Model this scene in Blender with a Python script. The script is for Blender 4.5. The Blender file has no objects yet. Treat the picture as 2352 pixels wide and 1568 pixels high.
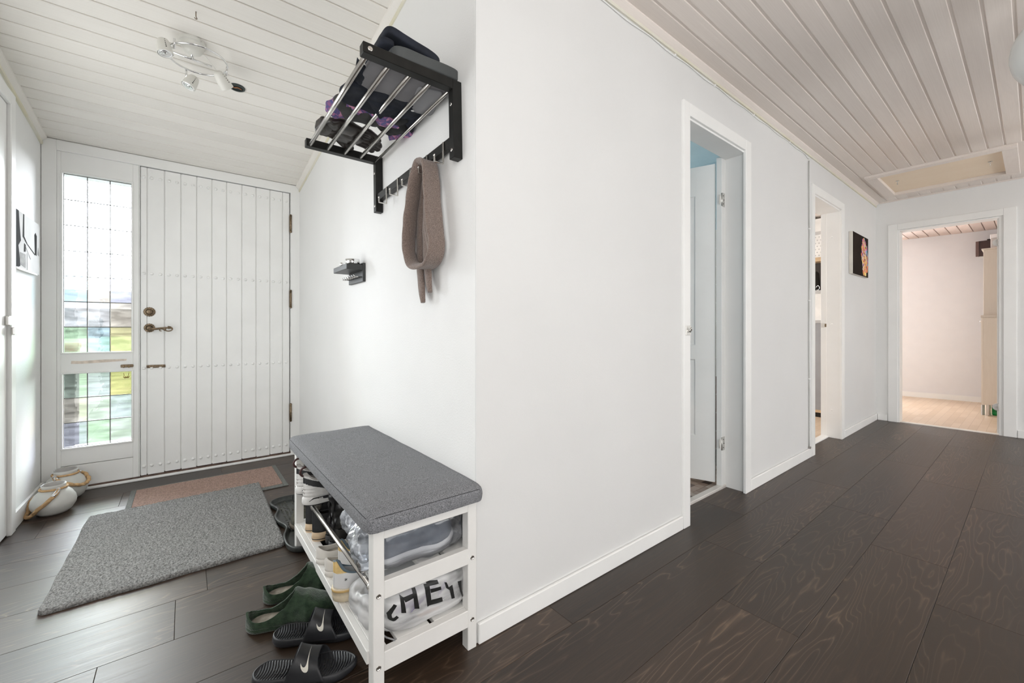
import bpy, bmesh, math, random
from mathutils import Vector, Matrix, noise
R = math.radians
rnd = random.Random(7)
SC = bpy.context.scene
COL = SC.collection

# ------------------------------------------------------------------ camera, world, lights, exposure
cam_d = bpy.data.cameras.new('camera')
cam = bpy.data.objects.new('camera', cam_d)
COL.objects.link(cam)
cam.location = (0, 0, 0.98)
YAW = math.atan(1204 / 951)
cam.rotation_euler = (R(90), 0, -(math.pi / 2 - YAW))
cam_d.sensor_width = 36
cam_d.lens = 36 * 951 / 2352
cam_d.shift_y = -27 / 2352
cam_d.clip_start = 0.02
SC.camera = cam

SC.view_settings.view_transform = 'Standard'
SC.view_settings.look = 'None'
SC.view_settings.gamma = 1
SC.view_settings.exposure = 0.03
SC.view_settings.use_curve_mapping = False
SC.cycles.use_denoising = True
SC.cycles.max_bounces = 10
SC.cycles.diffuse_bounces = 6
SC.cycles.transparent_max_bounces = 16
SC.cycles.sample_clamp_indirect = 4

W = bpy.data.worlds.new('sky')
SC.world = W
W.use_nodes = True
wn = W.node_tree
bg = wn.nodes['Background']
bg.inputs[1].default_value = 40.0
tcw = wn.nodes.new('ShaderNodeTexCoord')
nzw = wn.nodes.new('ShaderNodeTexNoise')
nzw.inputs['Scale'].default_value = 2.5
nzw.inputs['Detail'].default_value = 4
crw = wn.nodes.new('ShaderNodeValToRGB')
crw.color_ramp.elements[0].position = 0.35
crw.color_ramp.elements[0].color = (0.86, 0.92, 1.0, 1)
crw.color_ramp.elements[1].position = 0.7
crw.color_ramp.elements[1].color = (1.0, 1.0, 1.0, 1)
wn.links.new(tcw.outputs['Generated'], nzw.inputs['Vector'])
wn.links.new(nzw.outputs[0], crw.inputs[0])
wn.links.new(crw.outputs[0], bg.inputs[0])


def area(name, loc, rot, sx, sy, power, color=(1, 1, 1)):
    l = bpy.data.lights.new(name, 'AREA')
    l.shape = 'RECTANGLE'
    l.size = sx
    l.size_y = sy
    l.energy = power
    l.color = color
    o = bpy.data.objects.new(name, l)
    COL.objects.link(o)
    o.location = loc
    o.rotation_euler = rot
    return o


XLW = -0.665
# added fill at closed walls, lamps in rooms off the hall, front window portal
area('fill_light_back', (4.3, -3.50, 1.35), (R(106), 0, 0), 3.2, 2.0, 100, (0.985, 0.995, 1.0))  # added fill lamp in front of the closed back wall
area('fill_light_back_left', (0.35, -3.57, 1.35), (R(95), 0, 0), 2.0, 2.0, 20, (0.985, 0.995, 1.0))  # second fill lamp added at the back wall, in line with the porch
area('fill_light_left_wall', (XLW + 0.25, -1.5, 1.3), (0, R(-103), 0), 2.0, 3.6, 68, (0.985, 0.995, 1.0))  # added fill lamp before the closed left wall, no opening there
area('fill_light_side_door', (XLW + 0.025, 2.27, 1.1), (0, R(-90), 0), 1.7, 1.1, 12, (0.98, 0.99, 1.0))  # added lamp against the solid door leaf to brighten the porch
area('daylight_end_room', (8.2, 2.2, 1.45), (0, R(90), 0), 1.3, 1.2, 74, (0.98, 0.98, 1.0))
area('daylight_kitchen', (4.6, 3.9, 1.5), (R(-90), 0, 0), 1.6, 1.2, 50, (1.0, 0.98, 0.96))
area('daylight_bathroom', (3.0, 2.9, 1.6), (R(-90), 0, 0), 0.6, 0.8, 12, (1.0, 0.94, 0.86))
po = area('front_window_portal', (-0.42, 3.74, 1.10), (R(-90), 0, 0), 0.34, 1.75, 1)
po.data.cycles.is_portal = True


# ------------------------------------------------------------------ materials
MATS = {}


def mat(name, col, rough=0.6, metal=0.0, var=0.06, vscale=8.0, bump=0.0, bscale=200.0, vstretch=(1, 1, 1), spec=0.5, sheen=0.0, col2=None, detail=4.0, coat=0.0):
    if name in MATS:
        return MATS[name]
    m = bpy.data.materials.new(name)
    m.use_nodes = True
    nt = m.node_tree
    p = nt.nodes['Principled BSDF']
    p.inputs['Roughness'].default_value = rough
    p.inputs['Metallic'].default_value = metal
    p.inputs['Specular IOR Level'].default_value = spec
    if sheen:
        p.inputs['Sheen Weight'].default_value = sheen
    if coat:
        p.inputs['Coat Weight'].default_value = coat
        p.inputs['Coat Roughness'].default_value = 0.1
    tc = nt.nodes.new('ShaderNodeTexCoord')
    mp = nt.nodes.new('ShaderNodeMapping')
    mp.inputs['Scale'].default_value = vstretch
    nt.links.new(tc.outputs['Object'], mp.inputs[0])
    nz = nt.nodes.new('ShaderNodeTexNoise')
    nz.inputs['Scale'].default_value = vscale
    nz.inputs['Detail'].default_value = detail
    nt.links.new(mp.outputs[0], nz.inputs['Vector'])
    cr = nt.nodes.new('ShaderNodeValToRGB')
    c1 = tuple(max(0, c * (1 - var)) for c in col)
    c2 = tuple(min(1, c * (1 + var)) for c in col) if col2 is None else col2
    if col2 is not None:
        c1 = col
    cr.color_ramp.elements[0].position = 0.35
    cr.color_ramp.elements[1].position = 0.65
    cr.color_ramp.elements[0].color = (*c1, 1)
    cr.color_ramp.elements[1].color = (*c2, 1)
    nt.links.new(nz.outputs[0], cr.inputs[0])
    nt.links.new(cr.outputs[0], p.inputs['Base Color'])
    if bump:
        n2 = nt.nodes.new('ShaderNodeTexNoise')
        n2.inputs['Scale'].default_value = bscale
        n2.inputs['Detail'].default_value = 3
        nt.links.new(mp.outputs[0], n2.inputs['Vector'])
        b = nt.nodes.new('ShaderNodeBump')
        b.inputs['Strength'].default_value = bump
        b.inputs['Distance'].default_value = 0.002
        nt.links.new(n2.outputs[0], b.inputs['Height'])
        nt.links.new(b.outputs[0], p.inputs['Normal'])
    MATS[name] = m
    return m


def wood_mat(name, dark, light, vein, rough=0.4, axis='X', rings=14.0, spec=0.5, fine=0.5, ringmix=0.55, sc=(0.9, 5.0, 5.0), rvar=0.15, coat=0.0, dist=0.35, sharp=4.5):
    """stretched-noise contour grain, offset per plank through Object Info random"""
    m = bpy.data.materials.new(name)
    m.use_nodes = True
    nt = m.node_tree
    N = nt.nodes
    L = nt.links
    p = N['Principled BSDF']
    p.inputs['Specular IOR Level'].default_value = spec
    if coat:
        p.inputs['Coat Weight'].default_value = coat
        p.inputs['Coat Roughness'].default_value = 0.3
    tc = N.new('ShaderNodeTexCoord')
    oi = N.new('ShaderNodeObjectInfo')
    mul = N.new('ShaderNodeVectorMath')
    mul.operation = 'SCALE'
    cb = N.new('ShaderNodeCombineXYZ')
    for k in range(3):
        cb.inputs[k].default_value = (37.0, 23.0, 11.0)[k]
    L.new(cb.outputs[0], mul.inputs[0])
    L.new(oi.outputs['Random'], mul.inputs['Scale'])
    add = N.new('ShaderNodeVectorMath')
    add.operation = 'ADD'
    L.new(tc.outputs['Object'], add.inputs[0])
    L.new(mul.outputs[0], add.inputs[1])
    mp = N.new('ShaderNodeMapping')
    s = sc if axis == 'X' else (sc[1], sc[0], sc[2])
    if axis == 'Z':
        s = (sc[1], sc[2], sc[0])
    mp.inputs['Scale'].default_value = s
    L.new(add.outputs[0], mp.inputs[0])
    nz = N.new('ShaderNodeTexNoise')
    nz.inputs['Scale'].default_value = 1.4
    nz.inputs['Detail'].default_value = 3.0
    nz.inputs['Roughness'].default_value = 0.45
    nz.inputs['Distortion'].default_value = dist
    L.new(mp.outputs[0], nz.inputs['Vector'])
    mm = N.new('ShaderNodeMath')
    mm.operation = 'MULTIPLY'
    mm.inputs[1].default_value = rings
    L.new(nz.outputs[0], mm.inputs[0])
    pp = N.new('ShaderNodeMath')
    pp.operation = 'PINGPONG'
    pp.inputs[1].default_value = 0.5
    L.new(mm.outputs[0], pp.inputs[0])
    pw = N.new('ShaderNodeMath')
    pw.operation = 'MULTIPLY'
    pw.inputs[1].default_value = 2.0
    L.new(pp.outputs[0], pw.inputs[0])
    pw2 = N.new('ShaderNodeMath')
    pw2.operation = 'POWER'
    pw2.inputs[1].default_value = sharp
    L.new(pw.outputs[0], pw2.inputs[0])
    # fine fibres
    mf = N.new('ShaderNodeMapping')
    mf.inputs['Scale'].default_value = tuple(v * (3.0 if v < 2 else 26.0) for v in s)
    L.new(add.outputs[0], mf.inputs[0])
    nf = N.new('ShaderNodeTexNoise')
    nf.inputs['Scale'].default_value = 1.6
    nf.inputs['Detail'].default_value = 5
    nf.inputs['Roughness'].default_value = 0.65
    L.new(mf.outputs[0], nf.inputs['Vector'])
    # broad tone
    nb = N.new('ShaderNodeTexNoise')
    nb.inputs['Scale'].default_value = 0.7
    L.new(mp.outputs[0], nb.inputs['Vector'])
    crb = N.new('ShaderNodeValToRGB')
    crb.color_ramp.elements[0].position = 0.3
    crb.color_ramp.elements[1].position = 0.7
    crb.color_ramp.elements[0].color = (*dark, 1)
    crb.color_ramp.elements[1].color = (*light, 1)
    mxf = N.new('ShaderNodeMix')
    mxf.data_type = 'FLOAT'
    mxf.inputs[0].default_value = fine
    L.new(nb.outputs[0], mxf.inputs[2])
    L.new(nf.outputs[0], mxf.inputs[3])
    L.new(mxf.outputs[0], crb.inputs[0])
    fac = N.new('ShaderNodeMath')
    fac.operation = 'MULTIPLY'
    L.new(pw2.outputs[0], fac.inputs[0])
    crf = N.new('ShaderNodeMapRange')
    crf.inputs[1].default_value = 0.35
    crf.inputs[2].default_value = 0.65
    crf.inputs[3].default_value = ringmix * 0.35
    crf.inputs[4].default_value = ringmix
    L.new(nf.outputs[0], crf.inputs[0])
    # the figured areas fade in and out along the board
    nm = N.new('ShaderNodeTexNoise')
    nm.inputs['Scale'].default_value = 0.9
    nm.inputs['Detail'].default_value = 1.0
    L.new(mp.outputs[0], nm.inputs['Vector'])
    mrm = N.new('ShaderNodeMapRange')
    mrm.inputs[1].default_value = 0.42
    mrm.inputs[2].default_value = 0.60
    mrm.inputs[3].default_value = 0.12
    mrm.inputs[4].default_value = 1.0
    L.new(nm.outputs[0], mrm.inputs[0])
    mm3 = N.new('ShaderNodeMath')
    mm3.operation = 'MULTIPLY'
    L.new(crf.outputs[0], mm3.inputs[0])
    L.new(mrm.outputs[0], mm3.inputs[1])
    L.new(mm3.outputs[0], fac.inputs[1])
    mx = N.new('ShaderNodeMix')
    mx.data_type = 'RGBA'
    L.new(fac.outputs[0], mx.inputs[0])
    L.new(crb.outputs[0], mx.inputs[6])
    mx.inputs[7].default_value = (*vein, 1)
    hv = N.new('ShaderNodeHueSaturation')
    mr = N.new('ShaderNodeMapRange')
    mr.inputs[3].default_value = 1 - rvar
    mr.inputs[4].default_value = 1 + rvar
    L.new(oi.outputs['Random'], mr.inputs[0])
    L.new(mr.outputs[0], hv.inputs['Value'])
    L.new(mx.outputs[2], hv.inputs['Color'])
    L.new(hv.outputs[0], p.inputs['Base Color'])
    rr = N.new('ShaderNodeMapRange')
    rr.inputs[3].default_value = rough - 0.05
    rr.inputs[4].default_value = rough + 0.12
    L.new(nf.outputs[0], rr.inputs[0])
    L.new(rr.outputs[0], p.inputs['Roughness'])
    b = N.new('ShaderNodeBump')
    b.inputs['Strength'].default_value = 0.12
    b.inputs['Distance'].default_value = 0.001
    L.new(nf.outputs[0], b.inputs['Height'])
    L.new(b.outputs[0], p.inputs['Normal'])
    MATS[name] = m
    return m


def thin_mat(name, tint, gloss=0.08, rough=0.05, diffuse=0.0, dcol=(1, 1, 1), wr=0.0, wscale=20, translucent=False):
    """thin sheet of glass or plastic film: tinted transparency with a reflecting surface"""
    m = bpy.data.materials.new(name)
    m.use_nodes = True
    nt = m.node_tree
    N = nt.nodes
    L = nt.links
    N.remove(N['Principled BSDF'])
    out = N['Material Output']
    tr = N.new('ShaderNodeBsdfTransparent')
    tr.inputs[0].default_value = (*tint, 1)
    gl = N.new('ShaderNodeBsdfGlossy')
    gl.inputs['Roughness'].default_value = rough
    fr = N.new('ShaderNodeFresnel')
    fr.inputs[0].default_value = 1.45
    mx = N.new('ShaderNodeMixShader')
    ma = N.new('ShaderNodeMath')
    ma.operation = 'MULTIPLY_ADD'
    ma.inputs[1].default_value = 1.0
    ma.inputs[2].default_value = gloss
    L.new(fr.outputs[0], ma.inputs[0])
    L.new(ma.outputs[0], mx.inputs[0])
    base = tr
    if diffuse:
        df = N.new('ShaderNodeBsdfTranslucent' if translucent else 'ShaderNodeBsdfDiffuse')
        df.inputs[0].default_value = (*dcol, 1)
        m2 = N.new('ShaderNodeMixShader')
        tc = N.new('ShaderNodeTexCoord')
        mp = N.new('ShaderNodeMapping')
        mp.inputs['Scale'].default_value = (0.8, 1, 3)
        nz = N.new('ShaderNodeTexNoise')
        nz.inputs['Scale'].default_value = wscale
        nz.inputs['Distortion'].default_value = 0.4
        mr = N.new('ShaderNodeMapRange')
        mr.inputs[1].default_value = 0.35
        mr.inputs[2].default_value = 0.7
        mr.inputs[3].default_value = diffuse * 0.4
        mr.inputs[4].default_value = min(1, diffuse * 1.6)
        L.new(tc.outputs['Object'], mp.inputs[0])
        L.new(mp.outputs[0], nz.inputs['Vector'])
        L.new(nz.outputs[0], mr.inputs[0])
        L.new(mr.outputs[0], m2.inputs[0])
        L.new(tr.outputs[0], m2.inputs[1])
        L.new(df.outputs[0], m2.inputs[2])
        base = m2
    L.new(base.outputs[0], mx.inputs[1])
    L.new(gl.outputs[0], mx.inputs[2])
    if wr:
        tc = N.new('ShaderNodeTexCoord')
        nz = N.new('ShaderNodeTexNoise')
        nz.inputs['Scale'].default_value = wscale
        nz.inputs['Detail'].default_value = 3
        b = N.new('ShaderNodeBump')
        b.inputs['Strength'].default_value = wr
        b.inputs['Distance'].default_value = 0.01
        L.new(tc.outputs['Object'], nz.inputs['Vector'])
        L.new(nz.outputs[0], b.inputs['Height'])
        L.new(b.outputs[0], gl.inputs['Normal'])
        L.new(b.outputs[0], fr.inputs['Normal'])
    L.new(mx.outputs[0], out.inputs[0])
    MATS[name] = m
    return m


def brick_mat(name, c1, c2, mortar, bw, bh, ms, rough=0.4, off=0.5, obj=True, rot=(0, 0, 0)):
    m = bpy.data.materials.new(name)
    m.use_nodes = True
    nt = m.node_tree
    p = nt.nodes['Principled BSDF']
    tc = nt.nodes.new('ShaderNodeTexCoord')
    mp = nt.nodes.new('ShaderNodeMapping')
    mp.inputs['Rotation'].default_value = rot
    br = nt.nodes.new('ShaderNodeTexBrick')
    br.offset = off
    br.inputs['Color1'].default_value = (*c1, 1)
    br.inputs['Color2'].default_value = (*c2, 1)
    br.inputs['Mortar'].default_value = (*mortar, 1)
    br.inputs['Scale'].default_value = 1
    br.inputs['Brick Width'].default_value = bw
    br.inputs['Row Height'].default_value = bh
    br.inputs['Mortar Size'].default_value = ms
    nt.links.new(tc.outputs['Object'], mp.inputs[0])
    nt.links.new(mp.outputs[0], br.inputs['Vector'])
    nt.links.new(br.outputs[0], p.inputs['Base Color'])
    p.inputs['Roughness'].default_value = rough
    MATS[name] = m
    return m


M_wall = mat('white_plaster', (0.80, 0.80, 0.79), 0.75, var=0.012, vscale=3, bump=0.35, bscale=160)
M_wall2 = mat('white_wallpaper', (0.71, 0.71, 0.702), 0.7, var=0.012, vscale=2.5, bump=0.12, bscale=220)
M_trim = mat('white_gloss_paint', (0.86, 0.86, 0.845), 0.4, var=0.015, vscale=6, bump=0.04, bscale=40)
M_door = mat('white_door_paint', (0.87, 0.87, 0.855), 0.42, var=0.02, vscale=5, bump=0.05, bscale=30)
M_floor = wood_mat('dark_oak_laminate', (0.012, 0.0066, 0.0038), (0.053, 0.032, 0.0195), (0.21, 0.14, 0.092), rough=0.38, rings=30, sc=(0.5, 4.4, 4.4), spec=0.6, ringmix=0.65, dist=0.12, sharp=7.0)
M_sub = mat('dark_joint', (0.015, 0.012, 0.01), 0.9)
M_pc = wood_mat('whitewashed_board', (0.78, 0.75, 0.70), (0.86, 0.835, 0.79), (0.70, 0.66, 0.61), rough=0.6, rings=7, ringmix=0.2, spec=0.2, sc=(0.7, 6, 6), rvar=0.03)
M_hc = wood_mat('pinkish_whitewashed_board', (0.75, 0.68, 0.63), (0.85, 0.785, 0.735), (0.66, 0.59, 0.54), rough=0.6, rings=7, ringmix=0.2, spec=0.2, sc=(0.7, 6, 6), rvar=0.04)
M_back = mat('board_groove', (0.36, 0.31, 0.26), 0.8, var=0.1)
M_ytrim = mat('yellowed_ceiling_trim', (0.70, 0.66, 0.50), 0.6, var=0.1, vscale=5, vstretch=(1, 1, 1), col2=(0.72, 0.70, 0.62))
M_hatch = wood_mat('hatch_plywood', (0.86, 0.71, 0.54), (0.92, 0.80, 0.65), (0.80, 0.64, 0.48), rough=0.6, rings=5, ringmix=0.25, spec=0.2, axis='Y', sc=(1.5, 4, 4))
M_bench = mat('white_bench_paint', (0.80, 0.79, 0.765), 0.45, var=0.02, vscale=10)
M_black = mat('black_stained_wood', (0.008, 0.008, 0.007), 0.42, var=0.3, vscale=20, bump=0.05, spec=0.3)
M_steel = mat('brushed_steel', (0.66, 0.64, 0.61), 0.22, 1.0, var=0.04)
M_chrome = mat('chrome', (0.8, 0.8, 0.8), 0.08, 1.0, var=0.02)
M_brass = mat('aged_brass', (0.22, 0.165, 0.11), 0.42, 0.9, var=0.35, vscale=90)
M_brassl = mat('yellow_brass', (0.30, 0.21, 0.06), 0.4, 0.6, var=0.2)
M_lead = mat('lead_came', (0.16, 0.16, 0.15), 0.5, 0.4, var=0.2)
M_dark = mat('dark_recess', (0.02, 0.018, 0.016), 0.8)
M_grime = mat('brown_weathered_sill', (0.10, 0.06, 0.045), 0.7, var=0.4, vscale=30)


# ------------------------------------------------------------------ mesh helpers
def new():
    return bmesh.new()


def box(bm, lo, hi, bev=0.0, seg=1, mi=0):
    lo = Vector(lo)
    hi = Vector(hi)
    for k in range(3):
        if lo[k] > hi[k]:
            lo[k], hi[k] = hi[k], lo[k]
    r = bmesh.ops.create_cube(bm, size=1)
    vs = r['verts']
    bmesh.ops.scale(bm, vec=hi - lo, verts=vs)
    bmesh.ops.translate(bm, vec=(lo + hi) / 2, verts=vs)
    fs = {f for v in vs for f in v.link_faces}
    for f in fs:
        f.material_index = mi
    if bev:
        es = list({e for v in vs for e in v.link_edges})
        bmesh.ops.bevel(bm, geom=es, offset=bev, segments=seg, affect='EDGES', profile=0.5)
    return bm


def bx(lo, hi, bev=0.0, seg=1):
    return box(new(), lo, hi, bev, seg)


def frame_of(d):
    d = d.normalized()
    up = Vector((0, 0, 1)) if abs(d.z) < 0.95 else Vector((1, 0, 0))
    a = d.cross(up).normalized()
    return a, a.cross(d).normalized()


def tube(bm, pts, r, n=12, closed=False, cap=True, prof=None, mi=0):
    """sweep a circle (or prof(i, ang) radius) along pts"""
    pts = [Vector(p) for p in pts]
    N = len(pts)
    rings = []
    a = None
    for i, p in enumerate(pts):
        if closed:
            d = pts[(i + 1) % N] - pts[i - 1]
        else:
            d = pts[min(i + 1, N - 1)] - pts[max(i - 1, 0)]
        d.normalize()
        if a is None:
            a, b = frame_of(d)
        else:
            a = (a - d * a.dot(d)).normalized()
            b = a.cross(d).normalized() * 1
        b = d.cross(a).normalized()
        rr = r[i] if isinstance(r, (list, tuple)) else r
        ring = []
        for k in range(n):
            t = 2 * math.pi * k / n
            q = rr * (prof(i, t) if prof else 1)
            ring.append(bm.verts.new(p + (a * math.cos(t) + b * math.sin(t)) * q))
        rings.append(ring)
    last = N if closed else N - 1
    for i in range(last):
        A = rings[i]
        B = rings[(i + 1) % N]
        for k in range(n):
            f = bm.faces.new((A[k], A[(k + 1) % n], B[(k + 1) % n], B[k]))
            f.smooth = True
            f.material_index = mi
    if cap and not closed:
        for rg, rev in ((rings[0], True), (rings[-1], False)):
            f = bm.faces.new(rg[::-1] if not rev else rg)
            f.material_index = mi
    return bm


def cyl(bm, p0, p1, r, n=20, mi=0):
    return tube(bm, [p0, p1], r, n, mi=mi)


def lathe(bm, prof, c=(0, 0, 0), axis=(0, 0, 1), n=32, mi=0, smooth=True):
    """prof: list of (radius, height) along axis"""
    ax = Vector(axis).normalized()
    a, b = frame_of(ax)
    c = Vector(c)
    rings = []
    for (r, h) in prof:
        if r < 1e-6:
            rings.append([bm.verts.new(c + ax * h)])
        else:
            rings.append([bm.verts.new(c + ax * h + (a * math.cos(2 * math.pi * k / n) + b * math.sin(2 * math.pi * k / n)) * r) for k in range(n)])
    for A, B in zip(rings[:-1], rings[1:]):
        for k in range(n):
            k2 = (k + 1) % n
            if len(A) == 1 and len(B) == 1:
                continue
            if len(A) == 1:
                f = bm.faces.new((A[0], B[k2], B[k]))
            elif len(B) == 1:
                f = bm.faces.new((A[k], A[k2], B[0]))
            else:
                f = bm.faces.new((A[k], A[k2], B[k2], B[k]))
            f.smooth = smooth
            f.material_index = mi
    return bm


def grid(bm, fn, nu, nv, mi=0, closed_v=False, skip=None, smooth=True):
    V = [[bm.verts.new(fn(i / nu, j / nv)) for j in range(nv + (0 if closed_v else 1))] for i in range(nu + 1)]
    m = nv
    for i in range(nu):
        for j in range(m):
            if skip and skip((i + .5) / nu, (j + .5) / nv):
                continue
            j2 = (j + 1) % nv if closed_v else j + 1
            f = bm.faces.new((V[i][j], V[i + 1][j], V[i + 1][j2], V[i][j2]))
            f.smooth = smooth
            f.material_index = mi
    return V


def prism(bm, poly, z0, z1, mi=0, T=None):
    """extrude a 2-D polygon between z0 and z1; T maps (x, y, z) to world"""
    T = T or (lambda x, y, z: (x, y, z))
    a = [bm.verts.new(T(x, y, z0)) for x, y in poly]
    b = [bm.verts.new(T(x, y, z1)) for x, y in poly]
    n = len(poly)
    f1 = bm.faces.new(a[::-1])
    f2 = bm.faces.new(b)
    f1.material_index = f2.material_index = mi
    for k in range(n):
        f = bm.faces.new((a[k], a[(k + 1) % n], b[(k + 1) % n], b[k]))
        f.material_index = mi
    return bm


def soft_box(bm, c, s, rz=0.0, n=14, p=4.0, amp=0.004, ns=12.0, seed=0.0, mi=0, tilt=None):
    """cushion-like superellipsoid with wrinkles; s = full size"""
    c = Vector(c)
    M = Matrix.Rotation(rz, 3, 'Z')
    if tilt:
        M = Matrix.Rotation(tilt[1], 3, tilt[0]) @ M
    t = bmesh.new()
    bmesh.ops.create_cube(t, size=2)
    bmesh.ops.subdivide_edges(t, edges=t.edges[:], cuts=n, use_grid_fill=True)
    mp = {}
    for v in t.verts:
        q = v.co.copy()
        L = (abs(q.x) ** p + abs(q.y) ** p + abs(q.z) ** p) ** (1 / p)
        q = q / L
        w = Vector((q.x * s[0] / 2, q.y * s[1] / 2, q.z * s[2] / 2))
        nn = noise.noise_vector(w * ns + Vector((seed, seed * 1.7, -seed)))
        n2 = noise.noise_vector(w * ns * 2.7 + Vector((seed, seed * 1.3, seed)))
        w = w + nn * amp + n2 * amp * 0.4
        mp[v.index] = bm.verts.new(c + M @ w)
    for f in t.faces:
        g = bm.faces.new([mp[v.index] for v in f.verts])
        g.smooth = True
        g.material_index = mi
    t.free()
    return bm


def obj(name, bm, m, parent=None, local=False, kind=None, label=None, cat=None, group=None, smooth=None):
    me = bpy.data.meshes.new(name)
    bmesh.ops.recalc_face_normals(bm, faces=bm.faces[:])
    bm.to_mesh(me)
    bm.free()
    for x in (m if isinstance(m, (list, tuple)) else [m]):
        me.materials.append(x)
    o = bpy.data.objects.new(name, me)
    COL.objects.link(o)
    if parent is not None:
        o.parent = parent
        if not local:
            w = Matrix.Identity(4)
            p = parent
            chain = []
            while p:
                chain.append(p)
                p = p.parent
            for q in reversed(chain):
                w = w @ q.matrix_parent_inverse @ q.matrix_basis
            o.matrix_parent_inverse = w.inverted()
    if kind:
        o['kind'] = kind
    if label:
        o['label'] = label
    if cat:
        o['category'] = cat
    if group:
        o['group'] = group
    return o


def thing(name, label, cat, loc=(0, 0, 0), rz=0.0, group=None, kind=None, rot=None):
    o = bpy.data.objects.new(name, None)
    o.empty_display_size = 0.05
    COL.objects.link(o)
    o.location = loc
    o.rotation_euler = rot if rot else (0, 0, rz)
    if label:
        o['label'] = label
    if cat:
        o['category'] = cat
    if group:
        o['group'] = group
    if kind:
        o['kind'] = kind
    return o


def struct(name, bm, m, parent=None, label=None):
    o = obj(name, bm, m, parent)
    if parent is None:
        o['kind'] = 'structure'
    if label:
        o['label'] = label
    return o


def solid(o, th, off=-1, mo=0):
    md = o.modifiers.new('thickness', 'SOLIDIFY')
    md.thickness = th
    md.offset = off
    md.material_offset = mo
    md.use_rim = True
    return o


def text_obj(s, size, ext, m, parent, M, name='lettering', bold=0.0):
    cu = bpy.data.curves.new(name, 'FONT')
    cu.body = s
    cu.size = size
    cu.extrude = ext
    cu.offset = bold
    cu.align_x = 'CENTER'
    cu.align_y = 'CENTER'
    tmp = bpy.data.objects.new('tmp_text', cu)
    COL.objects.link(tmp)
    dg = bpy.context.evaluated_depsgraph_get()
    me = bpy.data.meshes.new_from_object(tmp.evaluated_get(dg))
    bpy.data.objects.remove(tmp)
    me.transform(M)
    me.materials.clear()
    me.materials.append(m)
    me.name = name
    o = bpy.data.objects.new(name, me)
    COL.objects.link(o)
    o.parent = parent
    return o


def lerp_tab(tab, u):
    for (a, va), (b, vb) in zip(tab[:-1], tab[1:]):
        if u <= b:
            k = (u - a) / (b - a) if b > a else 0
            k = k * k * (3 - 2 * k)
            return va + (vb - va) * k
    return tab[-1][1]


# ------------------------------------------------------------------ key dimensions
XR = 0.713     # rack wall
XL = -0.665    # wall left of the porch
YD = 3.62      # front door plane
YH = 1.085     # hall wall
XE = 5.93      # end wall
ZC = 2.355     # hall ceiling


def zp(y):     # sloped porch ceiling
    return 2.12 + 0.13 * (YD - y)


# ------------------------------------------------------------------ floor and planks
fl = struct('floor', bx((-0.9, -3.6, -0.06), (6.05, 3.75, -0.010)), M_sub)
PW = 0.2442
PL = 1.306
known = {0: 2.46, 1: 1.535, 2: 1.90, -1: 2.108, 6: -0.027, 7: 0.067, 5: -0.2, 11: -0.554, 12: -0.29, 3: 2.32, 4: 0.55, 8: 0.72, 9: -0.35, 10: 0.33, 13: 0.2, 14: 0.4}
for k in range(-5, 15):
    y0 = 0.2246 + PW * k
    y1 = min(y0 + PW, YD + 0.02)
    if y1 <= y0 + 0.01:
        continue
    s = known.get(k, (k * 0.37) % PL)
    s -= math.ceil((s + 0.8) / PL) * PL
    hi = 6.0 if y0 < 1.2 else 0.76
    while s < hi:
        a, b = max(s, -0.8), min(s + PL, hi)
        if b - a > 0.02:
            if y0 > 0.95 and y0 < 1.2 and b > XR + 0.05:
                # row along the hall wall also fills the door recesses
                pass
            g = 0.0004
            struct('plank', bx((a + g, y0 + g, -0.010), (b - g, y1 - g, 0.0), 0.0008), M_floor, fl)
        s += PL
M_sill = mat('door_recess_filler', (0.03, 0.02, 0.015), 0.6)

# ------------------------------------------------------------------ walls
bm = new()
box(bm, (XR, YH + 0.004, 0), (XR + 0.14, YD + 0.1, 2.6))
wr = struct('wall_right', bm, M_wall)
bm = new()
box(bm, (XL - 0.12, 3.09, 0), (XL, YD + 0.1, 2.6))
box(bm, (XL - 0.12, 1.6, 2.06), (XL, 3.09, 2.7))
box(bm, (XL - 0.12, -3.6, 0), (XL, 1.6, 2.7))
struct('wall_left', bm, M_wall)
bm = new()
D2 = (1.985, 2.65)
D3 = (3.88, 4.62)
WT = 0.12
for a, b, z0, z1 in ((XR + 0.0005, D2[0], 0, 2.45), (D2[1], D3[0], 0, 2.45), (D3[1], XE + 0.1, 0, 2.45), (D2[0], D2[1], 2.055, 2.45), (D3[0], D3[1], 2.055, 2.45)):
    box(bm, (a, YH, z0), (b, YH + WT, z1))
struct('wall_hall', bm, M_wall2)
bm = new()
E0, E1 = 0.20, 0.905
for a, b, z0, z1 in ((E1, YH + WT, 0, 2.45), (-3.6, E0, 0, 2.45), (E0, E1, 2.035, 2.45)):
    box(bm, (XE, a, z0), (XE + 0.10, b, z1))
struct('wall_end', bm, M_wall)
bm = new()
# living room end behind the camera
box(bm, (-0.8, -3.72, 0), (6.05, -3.60, 2.7))
struct('wall_back', bm, M_wall2)

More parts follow.
